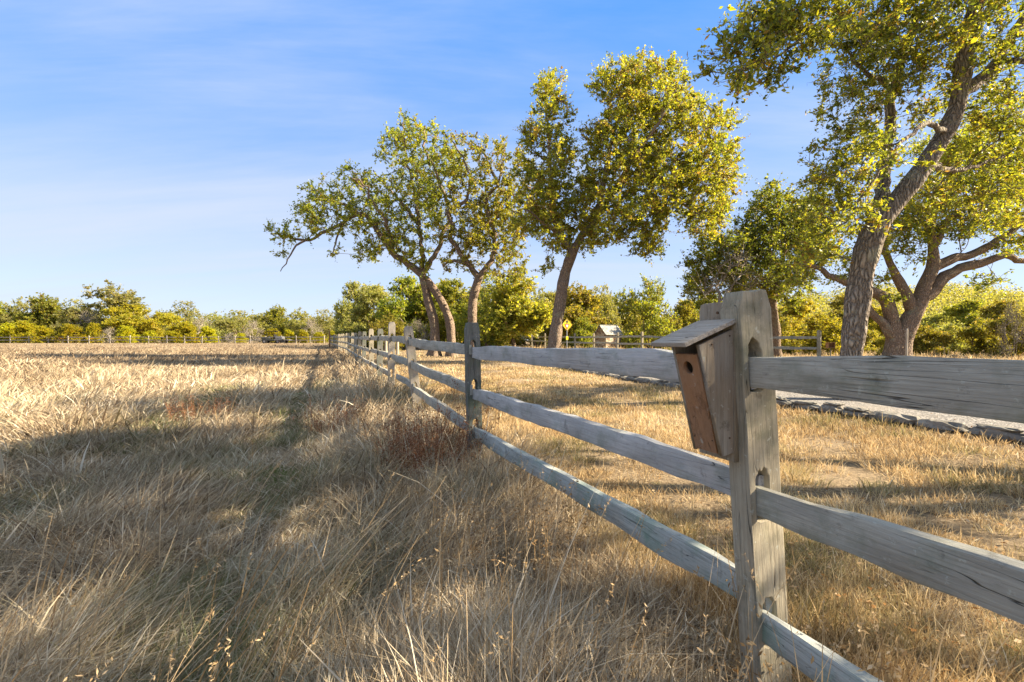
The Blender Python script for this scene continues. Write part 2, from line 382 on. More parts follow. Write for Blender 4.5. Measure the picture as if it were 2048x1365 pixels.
# stone edging along the driveway: one dry laid thing made of rough blocks
def stones():
    mb = bmesh.new(); L = np.concatenate([[0], np.cumsum(np.linalg.norm(np.diff(kc, axis=0), axis=1))]); s = 1.
    def rock(c, sz, ang):
        g = bmesh.ops.create_cube(mb, size=1); vs = g['verts']
        es = list({e for v in vs for e in v.link_edges})
        r = bmesh.ops.subdivide_edges(mb, edges=es, cuts=2, use_grid_fill=True)
        vs = list({v for f in mb.faces[-54:] for v in f.verts}) if False else [v for v in mb.verts if not v.tag]
        ca, sa = math.cos(ang), math.sin(ang); sh = [rnd.uniform(-.1, .1) for _ in range(4)]
        for v in vs:
            v.tag = True; x, y, z = v.co
            k = 1-.22*(abs(x*2)**4*abs(y*2)**4+abs(x*2)**4*abs(z*2)**4+abs(y*2)**4*abs(z*2)**4)/1.5
            x *= k*(1+sh[0]*z*2); y *= k; z = z*k*(1+sh[1]*x*3)
            x += rnd.uniform(-.045, .045); y += rnd.uniform(-.05, .05); z += rnd.uniform(-.05, .05)
            x *= sz[0]; y *= sz[1]; z *= sz[2]
            v.co = (c[0]+x*ca-y*sa, c[1]+x*sa+y*ca, c[2]+z)
    while s < L[-1]-1:
        ln = rnd.uniform(.22, .55) if s < 22 else rnd.uniform(.5, .9)
        q = s+ln/2; cx = np.interp(q, L, kc[:, 0]); cy = np.interp(q, L, kc[:, 1]); tx = np.interp(q, L, kt[:, 0]); ty = np.interp(q, L, kt[:, 1])
        hh = rnd.uniform(.09, .15); dpt = rnd.uniform(.2, .3); z0 = float(hz(cx, cy)); j = rnd.uniform(-.03, .03); a = math.atan2(ty, tx)+rnd.uniform(-.12, .12)
        rock((cx-ty*j*-1, cy+tx*j, z0+hh*.36), (ln*1.02, dpt, hh), a)
        if rnd.random() < .55 and s < 30: rock((cx+rnd.uniform(-.05, .05), cy, z0+hh*.36+hh*.58), (ln*.75, dpt*.8, .05), a+rnd.uniform(-.3, .3))
        s += ln+rnd.uniform(.0, .02)
    me = bpy.data.meshes.new('stone_edging'); bmesh.ops.recalc_face_normals(mb, faces=mb.faces); mb.to_mesh(me); mb.free(); return me
tag(link('stone_edging', stones(), M['stone']), 'low rough grey limestone edging between the dry lawn and the driveway', 'stone edging')

# ------------------------------------------------------------------ grass
def blades(name, base, h, az, lean, width, var, green, mat, levels=4, tipw=.12, curl=.0, label=None, rz=None):
    n = len(h); t = np.linspace(0, 1, levels)
    dirx = np.cos(az); diry = np.sin(az)
    # arc: rises first and bends over
    L = h[:, None]; th = lean[:, None]*(0.35+.65*t[None])       # lean angle along the blade
    hx = np.cumsum(np.concatenate([np.zeros((n, 1)), np.diff(t)[None]*L*np.sin(th[:, 1:])], 1), 1)
    vz = np.cumsum(np.concatenate([np.zeros((n, 1)), np.diff(t)[None]*L*np.cos(th[:, 1:])], 1), 1)
    side_a = rng.uniform(0, math.pi, n); sx = np.cos(side_a); sy = np.sin(side_a)
    ww = width[:, None]*np.interp(t, [0, .35, .8, 1], [.8, 1, .6, tipw])[None]*.5
    ox = curl*np.sin(t*3)[None]*L*rng.uniform(-1, 1, n)[:, None]
    cx = base[:, 0:1]+dirx[:, None]*hx-diry[:, None]*ox; cy = base[:, 1:2]+diry[:, None]*hx+dirx[:, None]*ox; cz = base[:, 2:3]+vz
    A = np.stack([cx-sx[:, None]*ww, cy-sy[:, None]*ww, cz], -1); B = np.stack([cx+sx[:, None]*ww, cy+sy[:, None]*ww, cz], -1)
    V = np.stack([A, B], 2).reshape(n, levels*2, 3)
    f0 = np.array([[2*k, 2*k+1, 2*k+3, 2*k+2] for k in range(levels-1)])
    Fc = (np.arange(n)[:, None, None]*levels*2+f0[None]).reshape(-1, 4)
    return V.reshape(-1, 3), Fc, np.repeat(var, levels*2), np.repeat(green, levels*2)
def join_np(parts):
    vs, fs, va, gr = [], [], [], []; off = 0
    for V, f, a, g in parts:
        vs.append(V); fs.append(f+off); va.append(a); gr.append(g); off += len(V)
    return np.concatenate(vs), np.concatenate(fs), {'var': np.clip(np.concatenate(va), 0, 1), 'green': np.clip(np.concatenate(gr), 0, 1)}
def polar(n, r0, r1, a0=-62, a1=62):
    r = r0*np.exp(rng.random(n)*math.log(r1/r0)); a = np.radians(rng.uniform(a0, a1, n)); return r*np.sin(a), r*np.cos(a), r
TRACK = [(-2.3, .28), (-1.0, .0)]
def meadow():
    parts = []
    # kind 0: tufts that stand and bend, kind 1: flattened thatch between them
    for (kind, ntuft, nb, r0, r1, lev) in ((0, 8500, 24, .7, 4.5, 4), (1, 9000, 14, .7, 4.5, 3), (0, 12500, 15, 4.5, 18, 4), (1, 7000, 10, 4.5, 14, 3), (0, 22000, 9, 18, 100, 3)):
        x, y, r = polar(ntuft, r0, r1)
        s = side(x, y); ko = kerb_off(x, y)
        edge = .12+.3*fbm(x*1.1, y*1.1, 3)*(y > 2.6)+ .05
        keep = (s < edge) | ((y > 30) & (ko < -8))
        x, y, r, s = x[keep], y[keep], r[keep], s[keep]; n = len(x); k = nb
        big = fbm(x*.55, y*.55, 11); cl = fbm(x*2.6, y*2.6, 21)
        track = np.clip(np.exp(-((s+1.55)/.28)**2)+.8*np.exp(-((s+3.1)/.3)**2)*(fbm(x*.4, y*.4, 8) > .4), 0, 1)
        near_f = np.exp(-((s+.15)/.45)**2)
        H = (.06+.23*np.clip(cl*1.6-.3, 0, 1)**1.4+.06*big)*(1-.6*track)*(1+.45*near_f*(y > 3))
        H = H*(1-.5*np.exp(-((x-.7)/.5)**2-((y-1.4)/.6)**2)); H = np.where(r > 16, np.minimum(H, .24)*.8+.03, H)
        if kind: H = H*.5+.07
        wind = .4+(fbm(x*.9, y*.9, 31)-.5)*8+rng.normal(0, .45, n)
        grn = np.clip((fbm(x*1.5, y*1.5, 41)-.55)*6, 0, .8)*(r < 12)*.6+track*.9*(r < 12)*(fbm(x*2, y*2, 5) > .38)
        pale = np.clip((r-5)/12, 0, 1)
        tv = .34+.36*fbm(x*1.7, y*1.7, 51)+.10*pale -.28*np.clip((r-10)/20, 0, 1) + .24*(fbm(x*.25, y*.6, 77)-.5)*2+(.12 if kind else 0)+rng.normal(0, .15, n)
        bx = np.repeat(x, k); by = np.repeat(y, k); rr = np.repeat(r, k)
        sp = np.minimum((.035 if not kind else .10)+.018*rr, .7)
        ang = rng.uniform(0, 2*math.pi, n*k); rad = np.sqrt(rng.random(n*k))*sp
        bx = bx+np.cos(ang)*rad; by = by+np.sin(ang)*rad
        wa = np.repeat(wind, k); o_ = .75 if not kind else .2; w_ = np.repeat(np.clip(rng.normal(.85, .5, n), 0, 2), k)
        vx = np.cos(ang)*o_+np.cos(wa)*w_+rng.normal(0, .4, n*k); vy = np.sin(ang)*o_+np.sin(wa)*w_+rng.normal(0, .4, n*k)
        az = np.arctan2(vy, vx)+(rng.normal(0, 1.0, n*k) if kind else 0)
        if kind: lean = np.clip(rng.normal(1.42, .16, n*k), .9, 1.56)
        else: lean = np.clip(np.repeat(1.15+.5*(cl-.3)+rng.normal(0, .3, n), k)+rng.normal(0, .35, n*k), .05, 2.1)
        h = np.repeat(H*rng.lognormal(0, .25, n), k)*rng.uniform(.35, 1.4, n*k)
        wd = np.maximum(.0030, np.minimum(.0011*rr, .03))*rng.uniform(.5, 1.5, n*k)*np.where(rng.random(n*k) < .12, 2., 1)
        base = np.stack([bx, by, hz(bx, by)-.008+(.02*rng.random(n*k) if kind else 0)], -1)
        var = np.repeat(tv, k)+rng.normal(0, .2, n*k)*np.where(rr > 14, .5, 1)
        gr = np.repeat(grn, k)*(rng.random(n*k) < .75)*rng.uniform(.5, 1, n*k)
        parts.append(blades('m', base, h, az, lean, wd, var, gr, None, lev, curl=.05))
    V, f, at = join_np(parts)
    tag(link('meadow_grass', mesh_np('meadow_grass', V, f, at), M['meadow']), 'dry straw coloured meadow grass in wind-bent tufts left of the rail fence', 'grass', kind='stuff')
meadow()
def lawn():
    parts = []
    for (ntuft, nb, r0, r1, lev) in ((16000, 14, .9, 5, 3), (19000, 11, 5, 16, 3), (11000, 8, 16, 60, 3)):
        x, y, r = polar(ntuft, r0, r1, -35, 66)
        s = side(x, y); ko = kerb_off(x, y)
        keep = (((s > .1) & (ko < -.14)) | ((ko > 5.0) & (s > 0))) & (fbm(x*2.3, y*2.3, 15) > .33+.1*rng.random(len(x)))
        x, y, r, s = x[keep], y[keep], r[keep], s[keep]; n = len(x)
        cl = fbm(x*1.7, y*1.7, 61); k = nb
        H = (.02+.075*cl)*rng.lognormal(0, .3, n)+.05*np.exp(-((s-.2)/.35)**2); H = np.where(kerb_off(x, y) > 5, H*3, H)
        grn = np.clip((fbm(x*1.6, y*1.6, 71)-.56)*6, 0, .8)
        tv = .2+.62*fbm(x*1.1, y*1.1, 81)
        bx = np.repeat(x, k); by = np.repeat(y, k); rr = np.repeat(r, k)
        ang = rng.uniform(0, 2*math.pi, n*k); rad = np.sqrt(rng.random(n*k))*(.03+.012*rr)
        bx = bx+np.cos(ang)*rad; by = by+np.sin(ang)*rad
        az = ang+rng.normal(0, .8, n*k); lean = np.clip(rng.normal(.8, .4, n*k), .05, 1.6)
        h = np.repeat(H, k)*rng.uniform(.5, 1.5, n*k)
        wd = np.maximum(.0028, .0011*rr)*rng.uniform(.6, 1.4, n*k)
        base = np.stack([bx, by, hz(bx, by)-.004], -1)
        parts.append(blades('l', base, h, az, lean, wd, np.repeat(tv, k)+rng.normal(0, .2, n*k), np.repeat(grn, k)*rng.random(n*k), None, lev))
    V, f, at = join_np(parts)
    tag(link('lawn_grass', mesh_np('lawn_grass', V, f, at), M['turf']), 'short golden winter lawn between the rail fence and the stone edging', 'grass', kind='stuff')
lawn()
def quads(c, size, elong, var, flat=.35, fold=.25, normal_up=None):
    """leaf shaped folded quads: c (n,3)"""
    n = len(c)
    d = rng.normal(0, 1, (n, 3)); d[:, 2] *= flat; d /= np.linalg.norm(d, axis=1)[:, None]
    u = rng.normal(0, 1, (n, 3)); 
    if normal_up is not None: u = np.tile(np.array([0, 0, 1.]), (n, 1))+rng.normal(0, normal_up, (n, 3))
    b = np.cross(d, u); b /= np.linalg.norm(b, axis=1)[:, None]+1e-9; nn = np.cross(b, d)
    s = size[:, None]; w = s*elong
    v0 = c-d*s*.5; v2 = c+d*s*.5; mid = c+d*s*.05-nn*w*fold
    V = np.stack([v0, c+b*w*.5+nn*w*fold*.6, v2, c-b*w*.5+nn*w*fold*.6], 1)
    f = np.arange(n*4).reshape(n, 4)
    return V.reshape(-1, 3), f, np.repeat(var, 4)
def litter():
    parts = []
    for n0, r0, r1 in ((9000, .9, 5), (10000, 5, 18)):
        x, y, r = polar(n0, r0, r1, -60, 66); s = side(x, y); ko = kerb_off(x, y)
        dens = np.where(s > 0, np.clip(fbm(x*1.4, y*1.4, 91)*2-.45, .1, 1), .12)*(ko < -.1) + (ko > -.1)*.12
        k = rng.random(n0) < dens; x, y, r = x[k], y[k], r[k]
        z = hz(x, y)+np.where(kerb_off(x, y) > 0, .062, .015)+rng.uniform(0, .03, len(x))*(kerb_off(x, y) < 0)
        V, f, a = quads(np.stack([x, y, z], -1), np.maximum(rng.uniform(.018, .036, len(x)), .0024*r), .5, rng.random(len(x)), .12, .2, .35)
        parts.append((V, f, a, a*0))
    V, f, at = join_np(parts)
    tag(link('leaf_litter', mesh_np('leaf_litter', V, f, at), M['litter']), 'scattered small dead oak leaves on the lawn and along the fence', 'fallen leaves', kind='stuff')
litter()
def stalks():
    n = 900
    x, y, r = polar(n, .95, 7); s = side(x, y); k = (s < .35) & (rng.random(n) < .25+.9*np.exp(-((s+.35)/.5)**2)+.25*(r < 2.4)); x, y, r, s = x[k], y[k], r[k], s[k]
    # the thick bunch leaning right at the bottom of the view
    bx = rng.normal(-.85, .16, 46); by = rng.normal(1.45, .14, 46)
    bx2 = rng.normal(-1.55, .1, 14); by2 = rng.normal(2.6, .1, 14)
    X = np.concatenate([x, bx, bx2]); Y = np.concatenate([y, by, by2]); n1 = len(x); n = len(X)
    h = rng.uniform(.3, .62, n); h[n1:] = rng.uniform(.45, .8, n-n1)
    az = rng.normal(.2, .9, n); az[n1:] = rng.normal(.25, .35, n-n1)
    ln = np.clip(rng.normal(.5, .3, n), .02, 1.2); ln[n1:] = rng.uniform(.6, 1.25, n-n1)
    wd = rng.uniform(.0025, .004, n); wd[n1:n1+46] = .0045; wd = np.maximum(wd, .0011*np.hypot(X, Y))
    a = blades('s', np.stack([X, Y, hz(X, Y)], -1), h, az, ln, wd, rng.uniform(.2, 1, n), np.zeros(n), None, 6, tipw=.5)
    # seed heads: small chaff at each tip
    tips = a[0].reshape(n, 12, 3)[:, 10:12].mean(1); m = 14
    c = np.repeat(tips, m, 0); prev = a[0].reshape(n, 12, 3)[:, 8:10].mean(1); back = np.repeat(prev-tips, m, 0)
    c = c+back*rng.uniform(0, 1., (len(c), 1))+rng.normal(0, .004, c.shape)
    sel = np.repeat(rng.random(n) < .55, m); c = c[sel]
    V, f, va = quads(c, rng.uniform(.008, .018, len(c)), .3, rng.uniform(.5, 1, len(c)), 1.)
    Vj, fj, at = join_np([a, (V, f, va, va*0)])
    tag(link('tall_grass_stalks', mesh_np('tall_grass_stalks', Vj, fj, at), M['stalk']), 'tall pale bent stalks with seed heads rising over the meadow grass', 'grass', kind='stuff')
stalks()
def weed_clump(name, cx, cy, rad, n, hmin, hmax, label, mat='weed', lean=.35):
    g = empty(name, (cx, cy, float(hz(cx, cy))), label=label, cat='weeds')
    a = rng.uniform(0, 6.283, n); q = np.sqrt(rng.random(n))*rad; X = np.cos(a)*q; Y = np.sin(a)*q
    st = blades('w', np.stack([X, Y, np.zeros(n)-.01], -1), rng.uniform(hmin, hmax, n), a+rng.normal(0, .6, n), np.abs(rng.normal(lean, .22, n)), np.full(n, .0035), rng.random(n), np.zeros(n), None, 5, tipw=.6, curl=.06)
    V, f, at = join_np([st]); link('stems', mesh_np('stems', V, f, at), M[mat], g)
    pts = st[0].reshape(n, 10, 3); m = 26; k = rng.integers(3, 9, (n, m)); c = np.take_along_axis(pts, k[..., None].repeat(3, -1), 1).reshape(-1, 3)+rng.normal(0, .018, (n*m, 3))
    V, f, va = quads(c, rng.uniform(.012, .026, len(c)), .35, rng.random(len(c)), 1.)
    V, f, at = join_np([(V, f, va, va*0)]); link('leaves', mesh_np('leaves', V, f, at), M[mat], g)
weed_clump('weed_clump', -.66, 4.05, .40, 230, .25, .62, 'russet dry weed clump at the foot of the second fence post')
weed_clump('weed_clump', -2.05, 5.6, .35, 70, .15, .42, 'small brown forb patch standing in the shaded meadow left of the fence')
weed_clump('weed_clump', -4.2, 6.6, .4, 70, .15, .4, 'small brown forb patch at the edge of the sunlit meadow on the left', lean=.3)
weed_clump('weed_clump', -.33, 4.6, .28, 26, .6, .95, 'thin tall upright weeds behind the russet clump', lean=.12)
weed_clump('weed_clump', .06, 2.3, .35, 60, .25, .5, 'grey brown weed tuft under the lowest near rail', 'stalk')
weed_clump('weed_clump', .75, 1.28, .22, 34, .2, .42, 'pale dry weeds with small seed pods around the foot of the birdhouse post', 'stalk')
weed_clump('weed_clump', -1.95, 7.9, .5, 90, .35, .7, 'brushy straw weeds left of the third fence post', 'stalk')

# ------------------------------------------------------------------ fences
def wig(n, amp, r): return [r.uniform(-amp, amp) for _ in range(n)]
def post_mesh(seed, width=.124, thick=.072, height=1.22, holes=(.24, .60, .945), hole_w=.052, hole_h=.148, below=.25, hx=-.012):
    r = random.Random(seed); W = width/2; pts = []
    nz = 12; zt = height
    L = [(-W+r.uniform(-.003, .003)-(0 if k else .006), -below+(zt-.055+below)*k/nz) for k in range(nz+1)]
    top = [(-W+.012, zt-.02), (-W+.016, zt-.002), (-W*.5, zt+r.uniform(-.003, .003)), (-W*.1, zt+r.uniform(-.006, .002)), (W*.4, zt+r.uniform(-.004, .003)), (W-.018, zt-.001), (W-.014, zt-.012)]
    Rr = [(W+r.uniform(-.003, .003), -below+(zt-.055+below)*k/nz) for k in range(nz, -1, -1)]
    outer = [L[0]]+L[1:]+top+Rr
    hs_ = []
    for z0 in holes:
        a = [(hx-hole_w/2, z0), (hx-hole_w/2, z0+hole_h*.72)]
        for q in range(1, 11):
            an = math.pi-q*math.pi/11; a.append((hx+hole_w/2*math.cos(an)+r.uniform(-.003, .003), z0+hole_h*.72+hole_h*.28*math.sin(an)+r.uniform(-.009, .007)))
        a += [(hx+hole_w/2, z0+hole_h*.72), (hx+hole_w/2, z0), (hx+hole_w*.2, z0-.006), (hx-hole_w*.25, z0-.005)]
        hs_.append(a[::-1])
    me = filled('post', outer, hs_, thick, .003)
    me.transform(Matrix.Rotation(R(90), 4, 'X'))    # now x = across, z = up, thickness along y
    return me
def rail_mesh(L, seed, h=.105, t=.045, endh=.085, endt=.024, bow=.02, e=.5):
    """hewn rail along local X, ends thinned"""
    r = random.Random(seed); n = 26; vs = []; k = 8; ph = r.uniform(0, 6); ph2 = r.uniform(0, 6); bw = r.uniform(-bow, bow); bz = r.uniform(-bow, bow)*.7
    tops = [r.uniform(-.003, .003) for _ in range(n+1)]
    for i in range(n+1):
        s = i/n; x = (s-.5)*L; de = min(s, 1-s)*L; q = min(1, de/e); q = q*q*(3-2*q)
        hh = (endh+(h-endh)*q)*(1+.05*math.sin(ph+s*7)); tt = (endt+(t-endt)*q)*(1+.08*math.sin(ph2+s*9))
        cy = bw*math.sin(s*math.pi)+.003*math.sin(s*17+ph); cz = bz*math.sin(s*math.pi)+.003*math.sin(s*13+ph2)+tops[i]
        b = .14
        for (a, c) in ((-1+b, -1), (1-b, -1), (1, -1+b), (1, 1-b), (1-b*1.3, 1), (-1+b*1.3, 1), (-1, 1-b), (-1, -1+b)):
            vs.append((x, cy+a*tt/2+r.uniform(-.002, .002), cz+c*hh/2+r.uniform(-.003, .003)))
    fs = []
    for i in range(n):
        for j in range(k):
            a = i*k+j; b2 = i*k+(j+1) % k; fs.append((a, b2, b2+k, a+k))
    me = bpy.data.meshes.new('rail'); me.from_pydata(vs, [], fs+[tuple(range(k))[::-1], tuple(range(n*k, n*k+k))]); me.update()
    for p in me.polygons: p.use_smooth = True
    me.set_sharp_from_angle(angle=R(32))
    return me
def place_rail(parent, a, b, seed, mat, **kw):
    a = Vector(a); b = Vector(b); d = b-a
    o = link('rail', rail_mesh(d.length, seed, **kw), mat, parent)
    o.location = (a+b)/2-Vector(parent.location); o.rotation_mode = 'XYZ'
    o.rotation_euler = (0, -math.asin(d.z/d.length), math.atan2(d.y, d.x)); return o

fence = empty('split_rail_fence', (P1[0], P1[1], 0), label='weathered grey three-rail split rail fence running away beside the meadow', cat='fence')
ss = [-2.95, 0, 2.92, 5.98, 8.35, 10.4, 12.6, 15.3, 17.6, 20.0, 22.6, 25.6, 28.6, 31.6, 35, 38.5, 42, 46, 50, 54, 58]
lean = {0: (R(0), R(0)), 1: (R(3.7), R(1)), 2: (R(1.6), R(-1)), 3: (R(6), R(3)), 4: (R(-.8), 0), 5: (R(-1), 0), 6: (R(.6), 0)}
fa = math.atan2(FN[1], FN[0])          # local x = towards the lawn
pm = {4: 'post_pale', 3: 'post_pale', 5: 'post_dark', 6: 'post', 7: 'post_dark', 2: 'post_dark'}
RZ = [.315, .66, .998]
pos = []
for i, s in enumerate(ss):
    p = P1+FD*s
    # bend gently with the photograph's far part
    if s > 24: p = p+np.array([-.0006*(s-24)**2, 0])
    z = float(hz(*p)); pos.append((p[0], p[1], z))
    o = link('post', post_mesh(100+i, holes=(.205, .575, .95) if i == 1 else (.265, .60, .945), height=1.22+{1: .02, 4: .09, 3: .0}.get(i, rnd.uniform(-.02, .03)), hx=-.012 if i < 2 else 0), M[pm.get(i, 'post')], fence, (p[0]-P1[0]+math.tan(lean.get(i, (0, 0))[0])*.7, p[1]-P1[1], z))
    lx, ly = lean.get(i, (R(rnd.uniform(-2, 2)), 0))
    # lean towards the picture's left at the top: rotate about the view (Y) axis
    o.rotation_euler = (Matrix.Rotation(-lx, 3, 'Y') @ Matrix.Rotation(ly, 3, 'X') @ Matrix.Rotation(fa, 3, 'Z')).to_euler()
for i in range(len(ss)-1):
    a, b = pos[i], pos[i+1]; e1 = lean.get(i, (0, 0))[0]; e2 = lean.get(i+1, (0, 0))[0]
    for k, rz in enumerate(RZ):
        sgn = -1 if (i % 2 == 0) else 1; off = .013
        if i == 3 and k == 0: continue        # the lowest rail is down past the third post
        za = a[2]+rz+rnd.uniform(-.008, .008); zb = b[2]+rz+rnd.uniform(-.008, .008)
        A = Vector((a[0]-math.tan(e1)*(rz-.7), a[1], za)); B = Vector((b[0]-math.tan(e2)*(rz-.7), b[1], zb))
        A += Vector((FN[0], FN[1], 0))*(-.012+off*sgn); B += Vector((FN[0], FN[1], 0))*(-.012+off*sgn)
        if i in (0, 1):
            near_z = ([.272, .636, 1.008], [.338, .662, 1.008])[i][k]
            if i == 0: A.z = near_z; B.z = near_z
            else: A.z = near_z; B.z = [.312, .648, 1.0][k]
        d = (B-A).normalized()*.028
        m = M['rail_green'] if k == 0 and i in (0, 1) else (M['rail_pale'] if i == 1 else M['rail'])
        place_rail(fence, A-d, B+d, 500+i*3+k, m, h=.106 if k == 2 else .1, t=.05)
# dropped end of a broken lower rail beyond the third post
q3 = pos[3]; place_rail(fence, (q3[0]+FD[0]*-.12, q3[1]+FD[1]*-.12, q3[2]+.34), (q3[0]+FD[0]*.95-.1, q3[1]+FD[1]*.95, q3[2]+.42), 77, M['rail'], h=.085, e=.2)

def simple_fence(name, pts, label, mats=('post', 'rail'), hp=1.15, rails=(.45, .9), seed=1, skip=()):
    r = random.Random(seed); base = (pts[0][0], pts[0][1], float(hz(*pts[0])))
    g = empty(name, base, label=label, cat='fence'); pp = []
    for i, (x, y) in enumerate(pts):
        nxt = pts[min(i+1, len(pts)-1)]; prv = pts[max(i-1, 0)]; ang = math.atan2(nxt[1]-prv[1], nxt[0]-prv[0])
        z = float(hz(x, y)); h = hp+r.uniform(-.05, .05); pp.append((x, y, z))
        mb = MB(); mb.box((0, 0, h/2-.1), (.12, .11, h+.2), bevel=.012)
        mb.box((0, 0, h+.008), (.085, .08, .03), bevel=.01)
        link('post', mb.mesh('post'), M[mats[0]], g, (x-base[0], y-base[1], z-base[2]), (R(r.uniform(-2, 2)), R(r.uniform(-2, 2)), ang))
    for i in range(len(pts)-1):
        for k, rz in enumerate(rails):
            a = Vector(pp[i])+Vector((0, 0, rz+r.uniform(-.02, .02))); b = Vector(pp[i+1])+Vector((0, 0, rz+r.uniform(-.02, .02)))
            d = (b-a).normalized()*.02
            place_rail(g, a-d, b+d, seed*50+i*2+k, M[mats[1]], h=.105, t=.05, endh=.08)
    return g
def PX(lst): return [((px-1024)/F*d, d) for px, d in lst]
simple_fence('split_rail_fence', PX([(1001, 56), (1021, 51.5), (1042, 47.5), (1064, 44), (1090, 40.5), (1118, 37), (1150, 34), (1188, 31), (1234, 28), (1284, 25.6), (1347, 23.4), (1400, 22), (1462, 20.6), (1540, 19.2), (1638, 17.8)]),
             'two-rail brown wooden fence across the driveway in front of the stone shed', rails=(.62, 1.0), hp=1.25, seed=3)
far_pts = PX([(px, 80-4*(px/660.)) for px in (-170, -132, -94, -56, -18, 20, 58, 97, 136, 178, 220, 260, 297, 334, 369, 404, 437, 470, 500, 532, 563, 592, 620, 648)])
simple_fence('rail_fence', far_pts, 'pale two-rail fence along the far edge of the meadow before the tree line', mats=('post_pale', 'post_pale'), hp=1.2, rails=(.5, .98), seed=5)

# brown marker post in the meadow
mb = MB(); mb.cyl((0, 0, -.2), (0.01, 0, 1.55), .075, .06, 10); mb.cyl((.01, 0, 1.55), (.01, 0, 1.6), .06, .03, 10)
o = link('marker_post', mb.mesh('marker_post', False), plain('rusty_brown_post', (.30, .14, .06)), None, onground(659, 46)); tag(o, 'reddish brown round post standing alone where the meadow fence ends', 'post')

# ------------------------------------------------------------------ birdhouse on the near post
bo = Vector((.660, 1.412, CAM_H))               # near front corner of the post's meadow face, at eye height
BU = Vector((-FN[0], -FN[1], 0)); BV = Vector((FD[0], FD[1], 0))
bh = empty('birdhouse', bo, label='brown slant-roofed wooden birdhouse with round hole fixed to the nearest post', cat='birdhouse')
ROT = Matrix((-BV, -BU, Vector((0, 0, 1)))).transposed()   # local x = towards the viewer, y = into the post, z up
bh.rotation_euler = (ROT @ Matrix.Rotation(R(0), 3, 'Y')).to_euler()
# local coordinates: x 0..-W (away), y -D..0 (outwards is negative), z
Wd = .112; Dt = .146; Db = .062; zt_f = -.012; zt_b = .036; zb = -.325
def board(name, pts_xy, thick, mat, holes=()): return filled(name, pts_xy, list(holes), thick, .0015)
# back board, dog eared
bb = board('back_board', [(.004, -.352), (.004, .09), (.0, .106), (-.012, .117), (-.03, .116), (-.112, .117), (-.13, .112), (-.136, .092), (-.136, -.352)], .018, None)
bb.transform(Matrix.Rotation(R(90), 4, 'X')); link('back_board', bb, M['house_side'], bh, (0, -.01, 0))
for sx, nm in ((-.004, 'side_panel'), (-Wd+.004, 'side_panel')):
    me = board('side_panel', [(-Dt, zt_f), (-.0195, zt_b), (-.0195, zb), (-Db, zb-.008)], .013, None)
    me.transform(Matrix(((0, 0, 1, 0), (1, 0, 0, 0), (0, 1, 0, 0), (0, 0, 0, 1))))
    link('side_panel', me, M['house_side'], bh, (sx, 0, 0))
fl = math.hypot(Dt-Db, zt_f-zb); an = math.atan2(Dt-Db, zt_f-zb)
hc = (-Wd/2, fl-.062)
hole = [(hc[0]+.0185*math.cos(a), hc[1]+.0185*math.sin(a)) for a in np.linspace(0, 2*math.pi, 28, endpoint=False)][::-1]
me = board('front_panel', [(-.0125, .004), (-.0125, fl-.022), (-Wd+.0125, fl-.022), (-Wd+.0125, .004)], .014, None, [hole])
me.transform(Matrix.Rotation(R(90)+an, 4, 'X'))
link('front_panel', me, M['house_wood'], bh, (0, -Db+.0035, zb-.004))
mb = MB(); mb.box((-Wd/2, -.041, zb+.012), (Wd-.027, .040, .014), bevel=.001); link('floor_panel', mb.mesh('floor_panel'), M['house_wood'], bh)
sl_a = math.atan2(zt_b-zt_f, Dt-.02)
mb = MB(); mb.box((0, 0, 0), (.148, .195, .0135), bevel=.002)
link('roof', mb.mesh('roof'), M['house_roof'], bh, (-Wd/2+.000, -.117, (zt_b+zt_f)/2+.0195-.008), (sl_a, 0, 0))
mb = MB(); mb.cyl((-.058, -.0195, .085), (-.058, -.023, .085), .004, .004, 8); link('screw', mb.mesh('screw'), plain('rusty_screw', (.12, .07, .04), .5, .6), bh)

for q in ((-.02, .3), (-.092, .3), (-.02, .04), (-.092, .04)):
    mb = MB(); mb.cyl((q[0], 0, q[1]), (q[0], -.0022, q[1]), .0028, .0024, 8); nl = mb.mesh('nail_head'); nl.transform(Matrix.Translation((0, -Db+.0035-.007*math.cos(an), zb-.004-.007*math.sin(-an))) @ Matrix.Rotation(an, 4, 'X')); link('nail_head', nl, bpy.data.materials['rusty_screw'], bh)
for q in ((-.035, .015), (-.035, -.28), (-.1, -.01)):
    mb = MB(); mb.cyl((.0, q[0], q[1]), (.0052, q[0], q[1]), .0028, .0024, 8); link('nail_head', mb.mesh('nail_head'), bpy.data.materials['rusty_screw'], bh)
